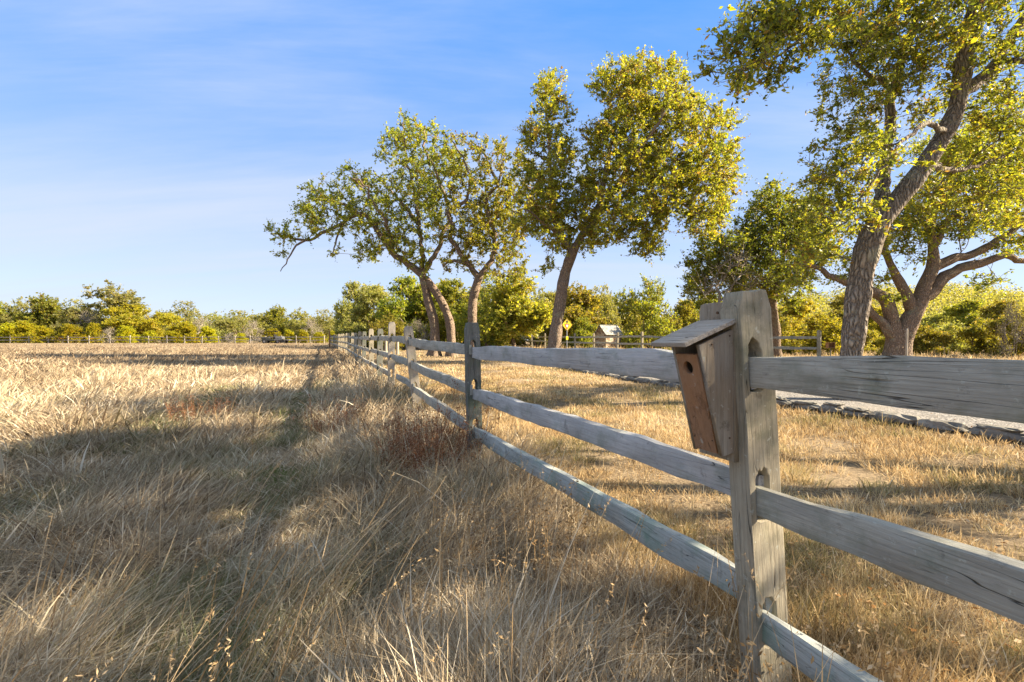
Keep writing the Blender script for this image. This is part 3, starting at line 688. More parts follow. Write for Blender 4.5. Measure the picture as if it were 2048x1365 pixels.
# ------------------------------------------------------------------ sign, shed, vehicle and small things
def sign():
    g = empty('warning_sign', onground(1134, 32), R(24), label='yellow diamond yield-ahead sign on a thin pole before the trees', cat='sign')
    z = 1.10-(650-682.5)/F*32-g.location.z; a = .415
    mb = MB(); mb.cyl((0, .02, -.2), (0, .02, z+.35), .032, .032, 8); link('pole', mb.mesh('pole'), plain('galvanised_pole', (.35, .36, .36), .5, .4), g)
    def diam(s, y, t=.006):
        me = filled('panel', [(0, -s), (s, 0), (0, s), (-s, 0)], [], t); me.transform(Matrix.Rotation(R(90), 4, 'X')); me.transform(Matrix.Translation((0, y, z))); return me
    link('panel', diam(a, 0), plain('sign_yellow', (.85, .62, .02), .4, 0, .4, .08), g)
    edge = filled('border', [(0, -a*.95), (a*.95, 0), (0, a*.95), (-a*.95, 0)], [[(0, -a*.89), (-a*.89, 0), (0, a*.89), (a*.89, 0)]], .004)
    edge.transform(Matrix.Translation((0, -.007, z)) @ Matrix.Rotation(R(90), 4, 'X')); link('border', edge, plain('sign_black', (.015, .015, .015), .5), g)
    def fl_(name, pts, y, m, holes=[]):
        me = filled(name, pts, holes, .004); me.transform(Matrix.Translation((0, y, z)) @ Matrix.Rotation(R(90), 4, 'X')); link(name, me, m, g)
    fl_('arrow', [(-.035, .07), (.035, .07), (.035, .17), (.12, .16), (0, .32), (-.12, .16), (-.035, .17)], -.0115, bpy.data.materials['sign_black'])
    fl_('yield_triangle', [(-.2, .045), (.2, .045), (0, -.31)], -.0115, plain('sign_red', (.62, .02, .02), .4, 0, .4, .08))
    fl_('triangle_centre', [(-.105, -.005), (.105, -.005), (0, -.2)], -.0165, plain('sign_white', (.8, .8, .78), .4, 0, .4, .05))
    mb = MB(); mb.box((0, -.02, z-.88), (.16, .01, .22), bevel=.003); link('small_plate', mb.mesh('small_plate'), bpy.data.materials['sign_yellow'], g)
sign()
def shed():
    g = empty('stone_shed', onground(1217, 42), R(33), label='small stone shed with grey gabled roof behind the two-rail fence', cat='shed')
    Wx, Wy, H, Rr = 1.9, 1.35, 1.28, .72
    m, t, o = newmat('rubble_stone'); v = objc(t)
    vo = N(t, 'ShaderNodeTexVoronoi'); vo.inputs['Scale'].default_value = 1; t.links.new(mapping(t, v, (3.4, 3.4, 5.5)), vo.inputs['Vector'])
    ve = N(t, 'ShaderNodeTexVoronoi', feature='DISTANCE_TO_EDGE'); ve.inputs['Scale'].default_value = 1; t.links.new(mapping(t, v, (3.4, 3.4, 5.5)), ve.inputs['Vector'])
    col = ramp(t, vo.outputs['Color'], [(.1, (.20, .13, .08)), (.5, (.34, .26, .17)), (.9, (.48, .41, .31))])
    col = mixc(t, maprange(t, ve.outputs['Distance'], 0, .06, .7, 0), col, (.2, .17, .14))
    bsdf(t, o, col, .95, .1, maprange(t, ve.outputs['Distance'], 0, .1), .8, .03)
    mb = MB(); x, y = Wx/2, Wy/2
    bm = mb.bm
    for pts in ([(-x, -y, -.2), (x, -y, -.2), (x, -y, H), (-x, -y, H)], [(-x, y, -.2), (x, y, -.2), (x, y, H), (-x, y, H)]):
        mb.poly(pts)
    for sx in (-x, x): mb.poly([(sx, -y, -.2), (sx, y, -.2), (sx, y, H), (sx, 0, H+Rr), (sx, -y, H)])
    link('wall', mb.mesh('wall'), m, g)
    m2, t, o = newmat('slate_shingles'); v = objc(t)
    br = N(t, 'ShaderNodeTexBrick'); br.inputs['Scale'].default_value = 4; br.inputs['Color1'].default_value = (.13, .14, .14, 1); br.inputs['Color2'].default_value = (.27, .27, .25, 1); br.inputs['Mortar'].default_value = (.05, .05, .05, 1)
    t.links.new(v, br.inputs['Vector']); col = mixc(t, maprange(t, noise(t, v, 5, 4), .45, .6), br.outputs['Color'], (.35, .33, .27)); bsdf(t, o, col, .8, .3, noise(t, v, 20), .5, .02)
    mb = MB(); sla = math.atan2(Rr, y); L = math.hypot(Rr, y)+.16
    for sgn in (-1, 1):
        rot = Matrix.Rotation(sgn*-sla*-1 if sgn < 0 else -sla, 3, 'X')
        cx = (sgn*(math.cos(sla)*L/2), H+Rr+.03-math.sin(sla)*L/2)
        mb.box((0, cx[0], cx[1]), (Wx+.24, L, .05), rot=Matrix.Rotation(-sgn*sla, 3, 'X'))
    link('roof', mb.mesh('roof'), m2, g)
    mb = MB(); mb.box((0, 0, H+Rr+.07), (Wx+.26, .12, .05), bevel=.01); link('ridge_cap', mb.mesh('ridge_cap'), M['post_dark'], g)
    mb = MB()
    for sgn in (-1, 1): mb.box((x+.10, sgn*(math.cos(sla)*L/2), H+Rr-.03-math.sin(sla)*L/2), (.03, L, .10), rot=Matrix.Rotation(-sgn*sla, 3, 'X'))
    link('fascia', mb.mesh('fascia'), M['post_pale'], g)
shed()
def buggy():
    g = empty('utility_buggy', onground(545, 74), R(8), label='dark open utility buggy with flat canopy parked at the far meadow fence', cat='buggy')
    dk = plain('dark_green_paint', (.035, .04, .035), .5); bk = plain('black_rubber', (.02, .02, .02), .9); gy = plain('grey_metal', (.25, .25, .25), .5, .5)
    mb = MB(); mb.box((0, 0, .55), (2.7, 1.35, .28), bevel=.05); mb.box((-.95, 0, .82), (.75, 1.3, .3), bevel=.07); link('body', mb.mesh('body'), dk, g)
    mb = MB(); mb.box((1.1, 0, .85), (1.0, 1.35, .32), bevel=.03); mb.box((1.1, 0, .93), (.88, 1.23, .3)); link('cargo_bed', mb.mesh('cargo_bed'), gy, g)
    for y in (-.32, .32):
        mb = MB(); mb.box((.1, y, .82), (.5, .5, .14), bevel=.04); mb.box((.36, y, 1.1), (.12, .5, .55), bevel=.04); link('seat', mb.mesh('seat'), bk, g)
    mb = MB()
    for x in (-.55, .55):
        for y in (-.62, .62): mb.cyl((x*(1.15 if x < 0 else 1), y, .65), (x, y, 1.85), .03, .03, 8)
    for y in (-.62, .62): mb.cyl((-.55, y, 1.85), (.55, y, 1.85), .03, .03, 8)
    link('roll_cage', mb.mesh('roll_cage'), bk, g)
    mb = MB(); mb.box((0, 0, 1.9), (1.5, 1.4, .06), bevel=.02); link('canopy', mb.mesh('canopy'), bk, g)
    mb = MB(); mb.cyl((-.52, -.32, .95), (-.36, -.32, 1.12), .02, .02, 6); mb.cyl((-.37, -.32, 1.1), (-.35, -.32, 1.12), .17, .17, 14); link('steering_wheel', mb.mesh('steering_wheel'), bk, g)
    for x in (-.95, .95):
        for y in (-.62, .62):
            mb = MB(); mb.cyl((x, y-.12, .32), (x, y+.12, .32), .32, .32, 18); w_ = link('wheel', mb.mesh('wheel'), bk, g)
            mb = MB(); mb.cyl((x, y-.13, .32), (x, y+.13, .32), .15, .15, 14); link('rim', mb.mesh('rim'), gy, w_)
    t = empty('flat_trailer', onground(566, 74), R(8), label='low dark flat trailer standing behind the buggy', cat='trailer')
    mb = MB(); mb.box((0, 0, .55), (2.2, 1.3, .1), bevel=.02); mb.cyl((-1.1, 0, .52), (-1.7, 0, .45), .04, .04, 8); link('deck', mb.mesh('deck'), gy, t)
    mb = MB()
    for x in np.linspace(-1, 1, 6): mb.cyl((x, -.62, .55), (x, -.62, .85), .02, .02, 6)
    mb.cyl((-1, -.62, .85), (1, -.62, .85), .02, .02, 6); link('side_rail', mb.mesh('side_rail'), bk, t)
    for y in (-.72, .72): mb = MB(); mb.cyl((.2, y-.09, .3), (.2, y+.09, .3), .3, .3, 16); link('wheel', mb.mesh('wheel'), bk, t)
buggy()
# box on a stake and thin stake on the right
g = empty('wooden_box_on_stake', onground(1661, 19), label='small open wooden box on a short stake right of the end fence post', cat='box')
mb = MB(); mb.cyl((0, 0, -.1), (0, 0, .58), .02, .02, 6); link('stake', mb.mesh('stake'), M['post_dark'], g)
mb = MB(); mb.box((0, 0, .60), (.27, .18, .02)); mb.box((0, 0, .80), (.29, .2, .02)); mb.box((-.125, 0, .70), (.02, .17, .18)); mb.box((.125, 0, .70), (.02, .17, .18)); mb.box((0, .08, .70), (.23, .015, .18)); link('box', mb.mesh('box'), M['house_wood'], g)
mb = MB(); mb.cyl((0, 0, -.1), (.03, 0, 1.25), .035, .03, 8); mb.cyl((.03, 0, 1.25), (.03, 0, 1.3), .03, .012, 8)
tag(link('stake', mb.mesh('stake'), M['post_pale'], None, onground(1812, 14.5)), 'thin pale stake in front of the many-limbed oak', 'stake')
for px, dd, lb in ((772, 30, 'short pale post standing behind the rail fence, left one of two before the leaning trunks'), (795, 28, 'short pale post standing behind the rail fence, right one of two before the leaning trunks')):
    mb = MB(); mb.cyl((0, 0, -.1), (.0, 0, .95), .085, .075, 10); mb.cyl((0, 0, .95), (0, 0, 1.0), .075, .045, 10)
    tag(link('short_post', mb.mesh('short_post'), M['post_pale'], None, onground(px, dd)), lb, 'post', 'short posts behind the fence')

# ------------------------------------------------------------------ trees
def smooth3(pts, step): return catmull([tuple(p) for p in pts], step)
class Tree:
    def __init__(s, seed):
        s.p = np.zeros((60000, 3)); s.d = np.zeros((60000, 3)); s.par = np.full(60000, -1); s.rm = np.zeros(60000); s.n = 0; s.rng = np.random.default_rng(seed)
    def add(s, p, par, rm=0.):
        i = s.n; s.p[i] = p; s.par[i] = par; s.rm[i] = rm
        if par >= 0:
            v = s.p[i]-s.p[par]; l = np.linalg.norm(v); s.d[i] = v/l if l > 1e-6 else s.d[par]
        else: s.d[i] = (0, 0, 1)
        s.n += 1; return i
    def limb(s, pts, r0, r1, step=.22, wig=.0, attach=True):
        q = smooth3(pts, step); n = len(q)
        if s.n and attach:
            j = int(np.argmin(np.linalg.norm(s.p[:s.n]-q[0], axis=1))); q = q[1:] if np.linalg.norm(s.p[j]-q[0]) < step*.6 else q
        else: j = -1
        for k, p in enumerate(q):
            t = k/max(1, n-1); j = s.add(p+s.rng.normal(0, wig, 3)*min(1, k/3), j, r0+(r1-r0)*t**.8)
    def reach(s, targets, step=.25, gnarl=.09, dirw=.5):
        D = np.full(len(targets), 1e9); base_n = s.n
        for c in range(0, len(targets)): D[c] = np.min(np.linalg.norm(s.p[:base_n]-targets[c], axis=1))
        s.tips = []
        for ti in np.argsort(D+s.rng.uniform(0, .3, len(D))):
            t = targets[ti]; v = t-s.p[:s.n]; L = np.linalg.norm(v, axis=1)+1e-6
            cost = L*(1+dirw*(1-np.sum(v*s.d[:s.n], axis=1)/L))
            j = int(np.argmin(cost)); dist = L[j]
            if dist < .05: s.tips.append(j); continue
            a = s.p[j].copy(); c = a+s.d[j]*dist*.35; k = max(1, int(dist/step)); w1 = s.rng.normal(0, gnarl*dist*.5, 3); w2 = s.rng.normal(0, gnarl*dist*.3, 3); last = j
            for q in range(1, k+1):
                u = q/k; pt = (1-u)**2*a+2*u*(1-u)*c+u*u*t+w1*math.sin(u*math.pi)+w2*math.sin(u*2*math.pi)
                last = s.add(pt, last)
            s.tips.append(last)
    def finish(s, tip=.007, e=2.15, rmax=9):
        n = s.n; acc = np.zeros(n); r = np.zeros(n); ch = [[] for _ in range(n)]
        for i in range(n-1, -1, -1):
            r[i] = max(tip, acc[i]**(1/e)); r[i] = min(r[i], rmax)
            if s.rm[i] > 0: r[i] = s.rm[i]
            pa = s.par[i]
            if pa >= 0: acc[pa] += r[i]**e; ch[pa].append(i)
        s.r = r; s.ch = ch
    def wood_mesh(s, name, origin, near=False, flare=None):
        rgn = np.random.default_rng(s.n)
        V = []; Fc = []; off = 0; heads = [(i, -1) for i in range(s.n) if s.par[i] < 0]
        while heads:
            i, pa = heads.pop(); chain = [pa, i] if pa >= 0 else [i]
            while s.ch[i]:
                c = sorted(s.ch[i], key=lambda k: -s.r[k]); 
                for k in c[1:]: heads.append((k, i))
                i = c[0]; chain.append(i)
            pts = s.p[chain]; rr = s.r[chain].copy()
            if pa >= 0: rr[0] = rr[1]*1.0
            if len(pts) < 2: continue
            k = 5 if rr[0] < .03 else (7 if rr[0] < .09 else 14 if not near else 20)
            tg = np.gradient(pts, axis=0); tg /= np.linalg.norm(tg, axis=1)[:, None]+1e-9
            ref = np.array([1., .1, 0]) if abs(tg[0][0]) < .8 else np.array([0, 1., .1]); rings = []
            for m in range(len(pts)):
                b = ref-tg[m]*np.dot(ref, tg[m]); b /= np.linalg.norm(b)+1e-9; ref = b; nn = np.cross(tg[m], b)
                an = np.linspace(0, 2*math.pi, k, endpoint=False)
                ra = rr[m]*(1+(.13 if rr[m] > .06 else .0)*np.sin(an*3+m*.22)*np.cos(an*2-m*.17+1)+(.07 if rr[m] > .06 else .03)*math.sin(m*1.1+rr[0]*90)*math.sin(m*.37+2)+(rgn.normal(0, .03, k) if rr[m] > .06 else 0))
                if flare and pa < 0 and pts[m][2]-pts[0][2] < flare: ra = ra*(1+.7*(1-(pts[m][2]-pts[0][2])/flare)**2*(1+.5*np.sin(an*4+1)))
                rings.append(pts[m]+b*(np.cos(an)*ra)[:, None]+nn*(np.sin(an)*ra)[:, None])
            V.append(np.concatenate(rings)); m = len(pts)
            a = np.arange(m-1)[:, None]*k+np.arange(k)[None]; b = np.arange(m-1)[:, None]*k+((np.arange(k)+1) % k)[None]
            Fc.append((np.stack([a, b, b+k, a+k], -1).reshape(-1, 4))+off); off += m*k
        V = np.concatenate(V)-np.array(origin); return V, np.concatenate(Fc)
    def foliage(s, rr, clumps_per_tip, leaves, twig, leaf, elong, droop=.0, up=.25, spread=.15, var0=.45, varsd=.2):
        """twigs and leaves around each tip; returns twig tubes and leaf quads"""
        tips = np.array(s.tips); n = len(tips)*clumps_per_tip; tp = np.repeat(s.p[tips], clumps_per_tip, 0); td = np.repeat(s.d[tips], clumps_per_tip, 0)
        d = rr.normal(0, 1, (n, 3))*.75+td*.7; d[:, 2] += up-droop; d /= np.linalg.norm(d, axis=1)[:, None]
        L = twig*rr.uniform(.45, 1.35, n); e = tp+d*L[:, None]; mid = tp+d*L[:, None]*.5+rr.normal(0, .06, (n, 3))*L[:, None]; e[:, 2] -= droop*L*.4
        w0 = .0065; quads_ = []
        sd_ = np.cross(d, rr.normal(0, 1, (n, 3))); sd_ /= np.linalg.norm(sd_, axis=1)[:, None]+1e-9; s2 = np.cross(d, sd_)
        TV = []; 
        for c, w_ in ((tp, w0), (mid, w0*.7), (e, w0*.3)):
            for q in range(3):
                an = q*2.094; TV.append(c+(sd_*math.cos(an)+s2*math.sin(an))*w_*(twig/.45))
        TV = np.stack(TV, 1); f = np.array([[l*3+q, l*3+(q+1) % 3, (l+1)*3+(q+1) % 3, (l+1)*3+q] for l in range(2) for q in range(3)])
        TF = (np.arange(n)[:, None, None]*9+f[None]).reshape(-1, 4); TV = TV.reshape(-1, 3)
        u = rr.uniform(.1, 1.08, (n, leaves)); base = tp[:, None]+(mid-tp)[:, None]*np.minimum(u*2, 1)[..., None]+(e-mid)[:, None]*np.clip(u*2-1, 0, 1.2)[..., None]
        c = (base+rr.normal(0, 1, base.shape)*spread*L[:, None, None]*.6).reshape(-1, 3)
        cv = np.repeat(np.repeat(rr.normal(var0, varsd*.6, len(tips)), clumps_per_tip), leaves)+rr.normal(0, varsd, len(c))
        bad = rr.random(len(c)) < .03; cv[bad] = .97
        sz = leaf*rr.lognormal(0, .3, len(c))
        V, Fq, va = quads(c, sz, elong, np.clip(cv, 0, 1), .8, .2)
        return TV, TF, V, Fq, va
def build_tree(name, T, origin, label, barkm, leafm, fol, group=None, cat='tree', seed=1, near=False, flare=1.0, tip=.007, e=2.15, extra_bare=None):
    T.finish(tip, e); g = empty(name, origin, label=label, cat=cat, group=group)
    V, Fc = T.wood_mesh('trunk', origin, near, flare); rr = np.random.default_rng(seed)
    TV, TF, LV, LF, va = T.foliage(rr, **fol)
    TV = TV-np.array(origin); LV = LV-np.array(origin)
    W_ = np.concatenate([V, TV]); WF = np.concatenate([Fc, TF+len(V)])
    link('trunk', mesh_np('trunk', W_, WF, smooth=True), barkm, g)
    link('crown', mesh_np('crown', LV, LF, {'var': va}), leafm, g)
    return g
def pl(pts, d): return [P(q[0], q[1], q[2] if len(q) > 2 else d) for q in pts]
def lobes(ls, d, ds, dens, rr):
    """crown lobes: (px, py, rpx[, depth offset]) -> points"""
    out_ = []
    for q in ls:
        dd = d+(q[3] if len(q) > 3 else 0); c = P(q[0], q[1], dd); r = q[2]/F*dd; n = max(3, int(dens*r*r))
        v = rr.normal(0, 1, (n, 3)); v /= np.linalg.norm(v, axis=1)[:, None]; v *= (rr.random((n, 1))**.45)*r
        v[:, 1] *= 1.15; v[:, 1] += rr.normal(0, ds, n)
        p = np.array(c)+v; k = p[:, 1]/dd           # keep the lobe's place at its own distance
        p[:, 0] = p[:, 0]*(1+.8*(k-1)); p[:, 2] = CAM_H+(p[:, 2]-CAM_H)*(1+.8*(k-1)); out_.append(p)
    return np.concatenate(out_)

# -- the leaning oak with two trunks
d = 26; rr = np.random.default_rng(4); T = Tree(41); b0 = onground(868, d)
T.limb([onground(868, d)-Vector((0, 0, .2))]+pl([(869, 670), (866, 638), (857, 605), (851, 575), (844, 550)], d), .28, .21)
T.limb(pl([(844, 550), (815, 528), (787, 507), (764, 472), (741, 442), (718, 428), (688, 446), (653, 463), (611, 482), (575, 472), (543, 467)], d), .20, .04, wig=.03)
T.limb(pl([(611, 482), (592, 492, 25.6), (575, 520, 25.4), (560, 543, 25.2)], d), .06, .015, wig=.02)
T.limb(pl([(844, 550), (843, 505), (838, 450), (832, 410), (829, 390), (818, 340), (810, 290), (806, 250)], d), .14, .04, wig=.04)
T.limb(pl([(846, 548), (859, 528), (876, 497), (886, 467), (900, 440), (893, 400), (884, 380), (872, 340), (850, 300), (851, 250)], d), .14, .04, wig=.05)
T.limb(pl([(787, 507), (770, 440, 25), (740, 400, 24.5), (735, 375, 24.2), (700, 355, 24)], d), .12, .03, wig=.04)
T.limb(pl([(718, 428), (690, 410), (660, 402), (625, 400)], d), .1, .03, wig=.03)
T.limb(pl([(838, 450), (800, 400, 27), (770, 370, 28), (745, 340, 28.5)], d), .12, .03, wig=.04)
T.limb(pl([(688, 446), (676, 470), (668, 495), (664, 512)], d), .07, .02, wig=.03)
j0 = T.n; T.limb([onground(903, d)-Vector((0, 0, .2))]+pl([(902, 680), (897, 640), (883, 604), (865, 575), (850, 556)], d), .25, .20, attach=False)
L4 = [(806, 262, 38), (848, 275, 36), (890, 310, 42), (912, 330, 30), (705, 348, 26), (735, 368, 30), (790, 310, 44), (840, 330, 50), (765, 395, 46), (640, 400, 42), (612, 425, 32), (680, 395, 30), (575, 470, 26), (548, 468, 15), (700, 430, 46), (640, 455, 36), (760, 450, 60), (830, 400, 55), (860, 440, 50), (800, 490, 42), (745, 500, 28), (728, 520, 16), (870, 380, 45), (668, 500, 14), (830, 520, 34), (560, 505, 10)]
T.reach(lobes(L4, d, .9, 27, rr), .22, .2, .55)
FOL = dict(clumps_per_tip=7, leaves=16, twig=.55, leaf=.115, elong=.55)
build_tree('oak_tree', T, b0, 'sparse gnarled oak on two leaning trunks, one long limb stretched out left over the meadow', M['bark'], M['leaf_oak'], dict(FOL, leaves=11, var0=.54, leaf=.10, twig=.4, spread=.13), seed=11, tip=.010)
# -- the upright gnarled oak beside it
d = 24.5; T = Tree(42); b0 = onground(947, d)
T.limb([b0-Vector((0, 0, .2))]+pl([(946, 680), (944, 640), (946, 600), (957, 556)], d), .26, .21)
T.limb(pl([(957, 556), (935, 526), (915, 500), (901, 474), (906, 451), (897, 428), (912, 412), (930, 404), (940, 364), (932, 330), (905, 280)], d), .15, .03, wig=.04)
T.limb(pl([(957, 556), (985, 514), (989, 467), (978, 444), (1008, 425), (1020, 390)], d), .15, .05, wig=.04)
T.limb(pl([(978, 444), (974, 394), (996, 371), (985, 340), (962, 300), (945, 285)], d), .12, .03, wig=.04)
T.limb(pl([(996, 371), (1005, 330), (1010, 285)], d), .06, .02, wig=.03)
T.limb(pl([(940, 528), (918, 524), (898, 522), (886, 533)], d), .12, .03, wig=.03)
L3 = [(958, 300, 26), (1002, 305, 28), (915, 275, 14), (940, 345, 40), (995, 370, 45), (1040, 330, 30), (965, 420, 55), (905, 405, 34), (1025, 455, 45), (940, 490, 50), (1010, 520, 44), (900, 470, 28), (980, 460, 50), (1030, 400, 40), (905, 530, 22), (1035, 545, 22)]
T.reach(lobes(L3, d, .9, 28, rr), .22, .19, .55)
build_tree('oak_tree', T, b0, 'upright gnarled oak with crooked limbs between the two-trunked oak and the tallest oak', M['bark'], M['leaf_oak'], dict(FOL, leaves=13, var0=.60, leaf=.10, twig=.4, spread=.13), seed=12, tip=.010)
# -- the tall full oak in the middle
d = 19.5; T = Tree(43); b0 = onground(1103, d)
T.limb([b0-Vector((0, 0, .2))]+pl([(1107, 700), (1114, 640), (1121, 600), (1131, 545), (1145, 503)], d), .27, .20)
T.limb(pl([(1145, 503), (1122, 475), (1106, 420), (1100, 360), (1100, 304), (1094, 240), (1091, 190)], d), .13, .03, wig=.03)
T.limb(pl([(1145, 503), (1165, 470), (1184, 450), (1210, 410), (1228, 382), (1272, 345), (1318, 352), (1370, 300), (1410, 263), (1440, 240)], d), .15, .03, wig=.03)
T.limb(pl([(1184, 450), (1205, 380), (1218, 304), (1232, 250), (1246, 205), (1268, 140)], d), .13, .03, wig=.03)
T.limb(pl([(1228, 382), (1280, 300, 18.5), (1320, 240, 18), (1350, 180, 18)], d), .12, .02, wig=.03)
T.limb(pl([(1318, 352), (1350, 400, 19), (1400, 430, 18.5)], d), .1, .02, wig=.03)
T.limb(pl([(1122, 475), (1080, 440, 18.5), (1050, 420, 18)], d), .08, .02, wig=.03)
L2 = [(1092, 178, 30), (1105, 225, 40), (1085, 280, 42), (1115, 310, 40), (1060, 340, 26), (1095, 380, 60), (1130, 430, 60), (1215, 165, 34), (1255, 165, 44), (1290, 150, 34), (1335, 165, 38), (1235, 230, 55), (1300, 230, 60), (1360, 230, 55), (1420, 250, 45), (1450, 300, 34), (1190, 290, 42), (1260, 310, 65), (1330, 320, 65), (1400, 330, 60), (1440, 380, 42), (1200, 370, 55), (1280, 400, 60), (1350, 400, 55), (1410, 440, 42), (1220, 440, 50), (1290, 470, 42), (1075, 440, 45), (1120, 480, 30), (1180, 470, 36), (1440, 430, 30), (1300, 500, 20), (1345, 130, 16), (1262, 125, 16), (1470, 240, 14), (1095, 530, 16)]
T.reach(lobes(L2, d, .75, 46, rr), .22, .14, .5)
build_tree('oak_tree', T, b0, 'tallest oak in the middle, full yellow-green crown on one slender leaning trunk', M['bark'], M['leaf_oak'], dict(FOL, leaves=19, var0=.66, twig=.42, leaf=.085, spread=.13), seed=13, tip=.008)
# -- the near oak by the kerb, trunk leaning right
d = 7.8; T = Tree(44); b0 = onground(1690, d)
T.limb([b0-Vector((0, 0, .15))]+pl([(1697, 760), (1702, 712), (1711, 640), (1722, 570), (1737, 500), (1748, 462)], d), .135, .185, .12)
T.limb(pl([(1742, 485), (1765, 440), (1800, 395), (1850, 330), (1893, 265), (1915, 215), (1922, 175)], d), .16, .11, .12)
T.limb(pl([(1922, 175), (1930, 110, 7.7), (1945, 40, 7.5), (1965, -40, 7.3), (1980, -160, 7)], d), .13, .05, .12, wig=.012)
T.limb(pl([(1920, 185), (1960, 160, 7.9), (1995, 120, 8), (2040, 50, 8.1), (2110, -60, 8.2)], d), .11, .04, .12, wig=.012)
T.limb(pl([(1745, 470), (1760, 400, 8.2), (1772, 320, 8.5), (1780, 247, 8.6), (1784, 183, 8.6), (1803, 120, 8.5), (1840, 20, 8.4)], d), .13, .05, .12, wig=.012)
T.limb(pl([(1784, 183, 8.6), (1765, 160, 8.5), (1735, 150, 8.3), (1700, 110, 8.2)], d), .06, .02, .12, wig=.012)
T.limb(pl([(1965, -40, 7.3), (1880, -110, 6.8), (1780, -70, 6.2), (1690, -5, 5.8), (1640, 45, 5.5), (1590, 85, 5.3), (1530, 125, 5.2), (1460, 150, 5.1)], d), .05, .008, .12, wig=.015)
T.limb(pl([(1690, -5, 5.8), (1600, -20, 5.5), (1530, 10, 5.3), (1500, 20, 5.2)], d), .025, .006, .12, wig=.015)
T.limb(pl([(1893, 265), (1850, 250, 7.2), (1800, 290, 6.9), (1760, 340, 6.8), (1720, 400, 6.7)], d), .05, .012, .12, wig=.015)
T.limb(pl([(1995, 120, 8), (2060, 130, 7.4), (2110, 200, 7)], d), .05, .02, .12, wig=.015)
T.limb(pl([(1850, 330), (1900, 340, 8.4), (1960, 330, 9), (2030, 300, 9.6)], d), .06, .02, .12, wig=.015)
L1 = [(1690, 70, 70, .3), (1745, 130, 80, .5), (1660, 170, 42, .3), (1700, 220, 60, .5), (1800, 60, 90, .2), (1760, 210, 60, .6), (1650, 400, 55, .3), (1690, 350, 60, .2), (1730, 300, 55, .2), (1640, 460, 42, 0), (1690, 440, 50, .5), (1740, 380, 44, -1), (1720, 420, 30, -1.1), (1770, 330, 50, -.9), (1880, 90, 80, 0), (1960, 60, 90, -.3), (2020, 140, 80, .3), (1970, 230, 60, .8), (2050, 260, 80, 1.2), (1860, 210, 60, 1.), (1900, -60, 130), (1750, -60, 120), (2050, -80, 140), (1830, 400, 50, 1.6), (1620, 510, 24, .4), (1900, 330, 50, 1.4), (2000, 360, 70, 1.6)]
L1 += [(1650, 330, 45, .3), (1700, 300, 45, -.3), (1670, 450, 50, .2), (1640, 500, 30, .2), (1600, 430, 26, .3), (1660, 520, 26, .3), (1740, 60, 60, 0), (1820, 140, 60, .3), (1870, 400, 50, 2), (1950, 420, 50, 2.4), (2030, 420, 50, 2.5), (1940, 300, 50, 1.6), (2040, 340, 50, 2)]
L1b = [(1450, 135, 26, -2.7), (1480, 100, 30, -2.6), (1515, 125, 36, -2.6), (1560, 85, 44, -2.5), (1600, 40, 46, -2.4), (1530, 30, 32, -2.5), (1650, 30, 40, -2.2), (1480, 160, 20, -2.7), (1560, 140, 22, -2.5), (1620, 90, 30, -2.4), (1495, 60, 20, -2.5)]
T.reach(np.concatenate([lobes(L1, d, .35, 62, rr), lobes(L1b, d, .12, 210, rr)]), .16, .10, .5)
print('tree1 tips', len(T.tips), T.n)
build_tree('oak_tree', T, b0, 'nearest oak at the driveway edge, thick rough trunk leaning right with leafy boughs overhead', M['bark_near'], M['leaf_oak'], dict(clumps_per_tip=6, leaves=16, twig=.28, leaf=.058, elong=.42, var0=.50, varsd=.22, spread=.16), seed=14, near=True, flare=.55, tip=.004)
# -- the many-limbed oak behind on the right
d = 17; T = Tree(45); b0 = onground(1797, d)
T.limb([b0-Vector((0, 0, .2))]+pl([(1800, 700), (1808, 665), (1822, 635), (1838, 608), (1851, 568), (1866, 536), (1867, 497), (1862, 455), (1870, 420)], d), .40, .10)
T.limb(pl([(1845, 600), (1868, 580), (1889, 555), (1934, 532), (1975, 524), (2010, 510), (2048, 523), (2100, 500)], d), .22, .06, wig=.02)
T.limb(pl([(1866, 536), (1908, 519), (1961, 503), (2016, 468), (2060, 430), (2110, 380)], d), .17, .05, wig=.02)
T.limb(pl([(1826, 628), (1815, 590), (1800, 565), (1784, 539), (1770, 500), (1775, 450)], d), .2, .06, wig=.02)
T.limb([b0-Vector((.3, 0, .2))]+pl([(1790, 690), (1787, 655), (1775, 607), (1749, 584), (1722, 580), (1690, 566), (1657, 549), (1632, 534), (1600, 530)], d), .36, .05, wig=.02, attach=False)
T.limb(pl([(1783, 670), (1765, 645), (1745, 630), (1735, 610), (1740, 580)], d), .2, .05, wig=.02)
T.limb(pl([(1867, 497), (1900, 440), (1960, 390), (2010, 330)], d), .12, .03, wig=.03)
L5 = [(1840, 430, 55), (1800, 420, 45), (1890, 380, 60), (1950, 350, 65), (2010, 310, 60), (2060, 380, 70), (1980, 420, 50), (1930, 460, 36), (2040, 460, 40), (1760, 460, 40), (1820, 500, 32), (1870, 460, 30), (1640, 520, 36), (1600, 540, 34), (1690, 540, 28), (2000, 490, 26), (1770, 560, 20), (1780, 600, 14), (2100, 320, 80), (2080, 480, 40), (1960, 560, 12), (1985, 560, 10), (1870, 320, 50), (1950, 280, 50), (1740, 500, 30)]
T.reach(lobes(L5, d, .8, 36, rr), .26, .12, .5)
build_tree('oak_tree', T, b0, 'wide oak of many smooth forked limbs behind the nearest trunk on the right', M['bark'], M['leaf_oak'], dict(FOL, leaves=14, var0=.52, twig=.5, leaf=.085), seed=15, tip=.008)
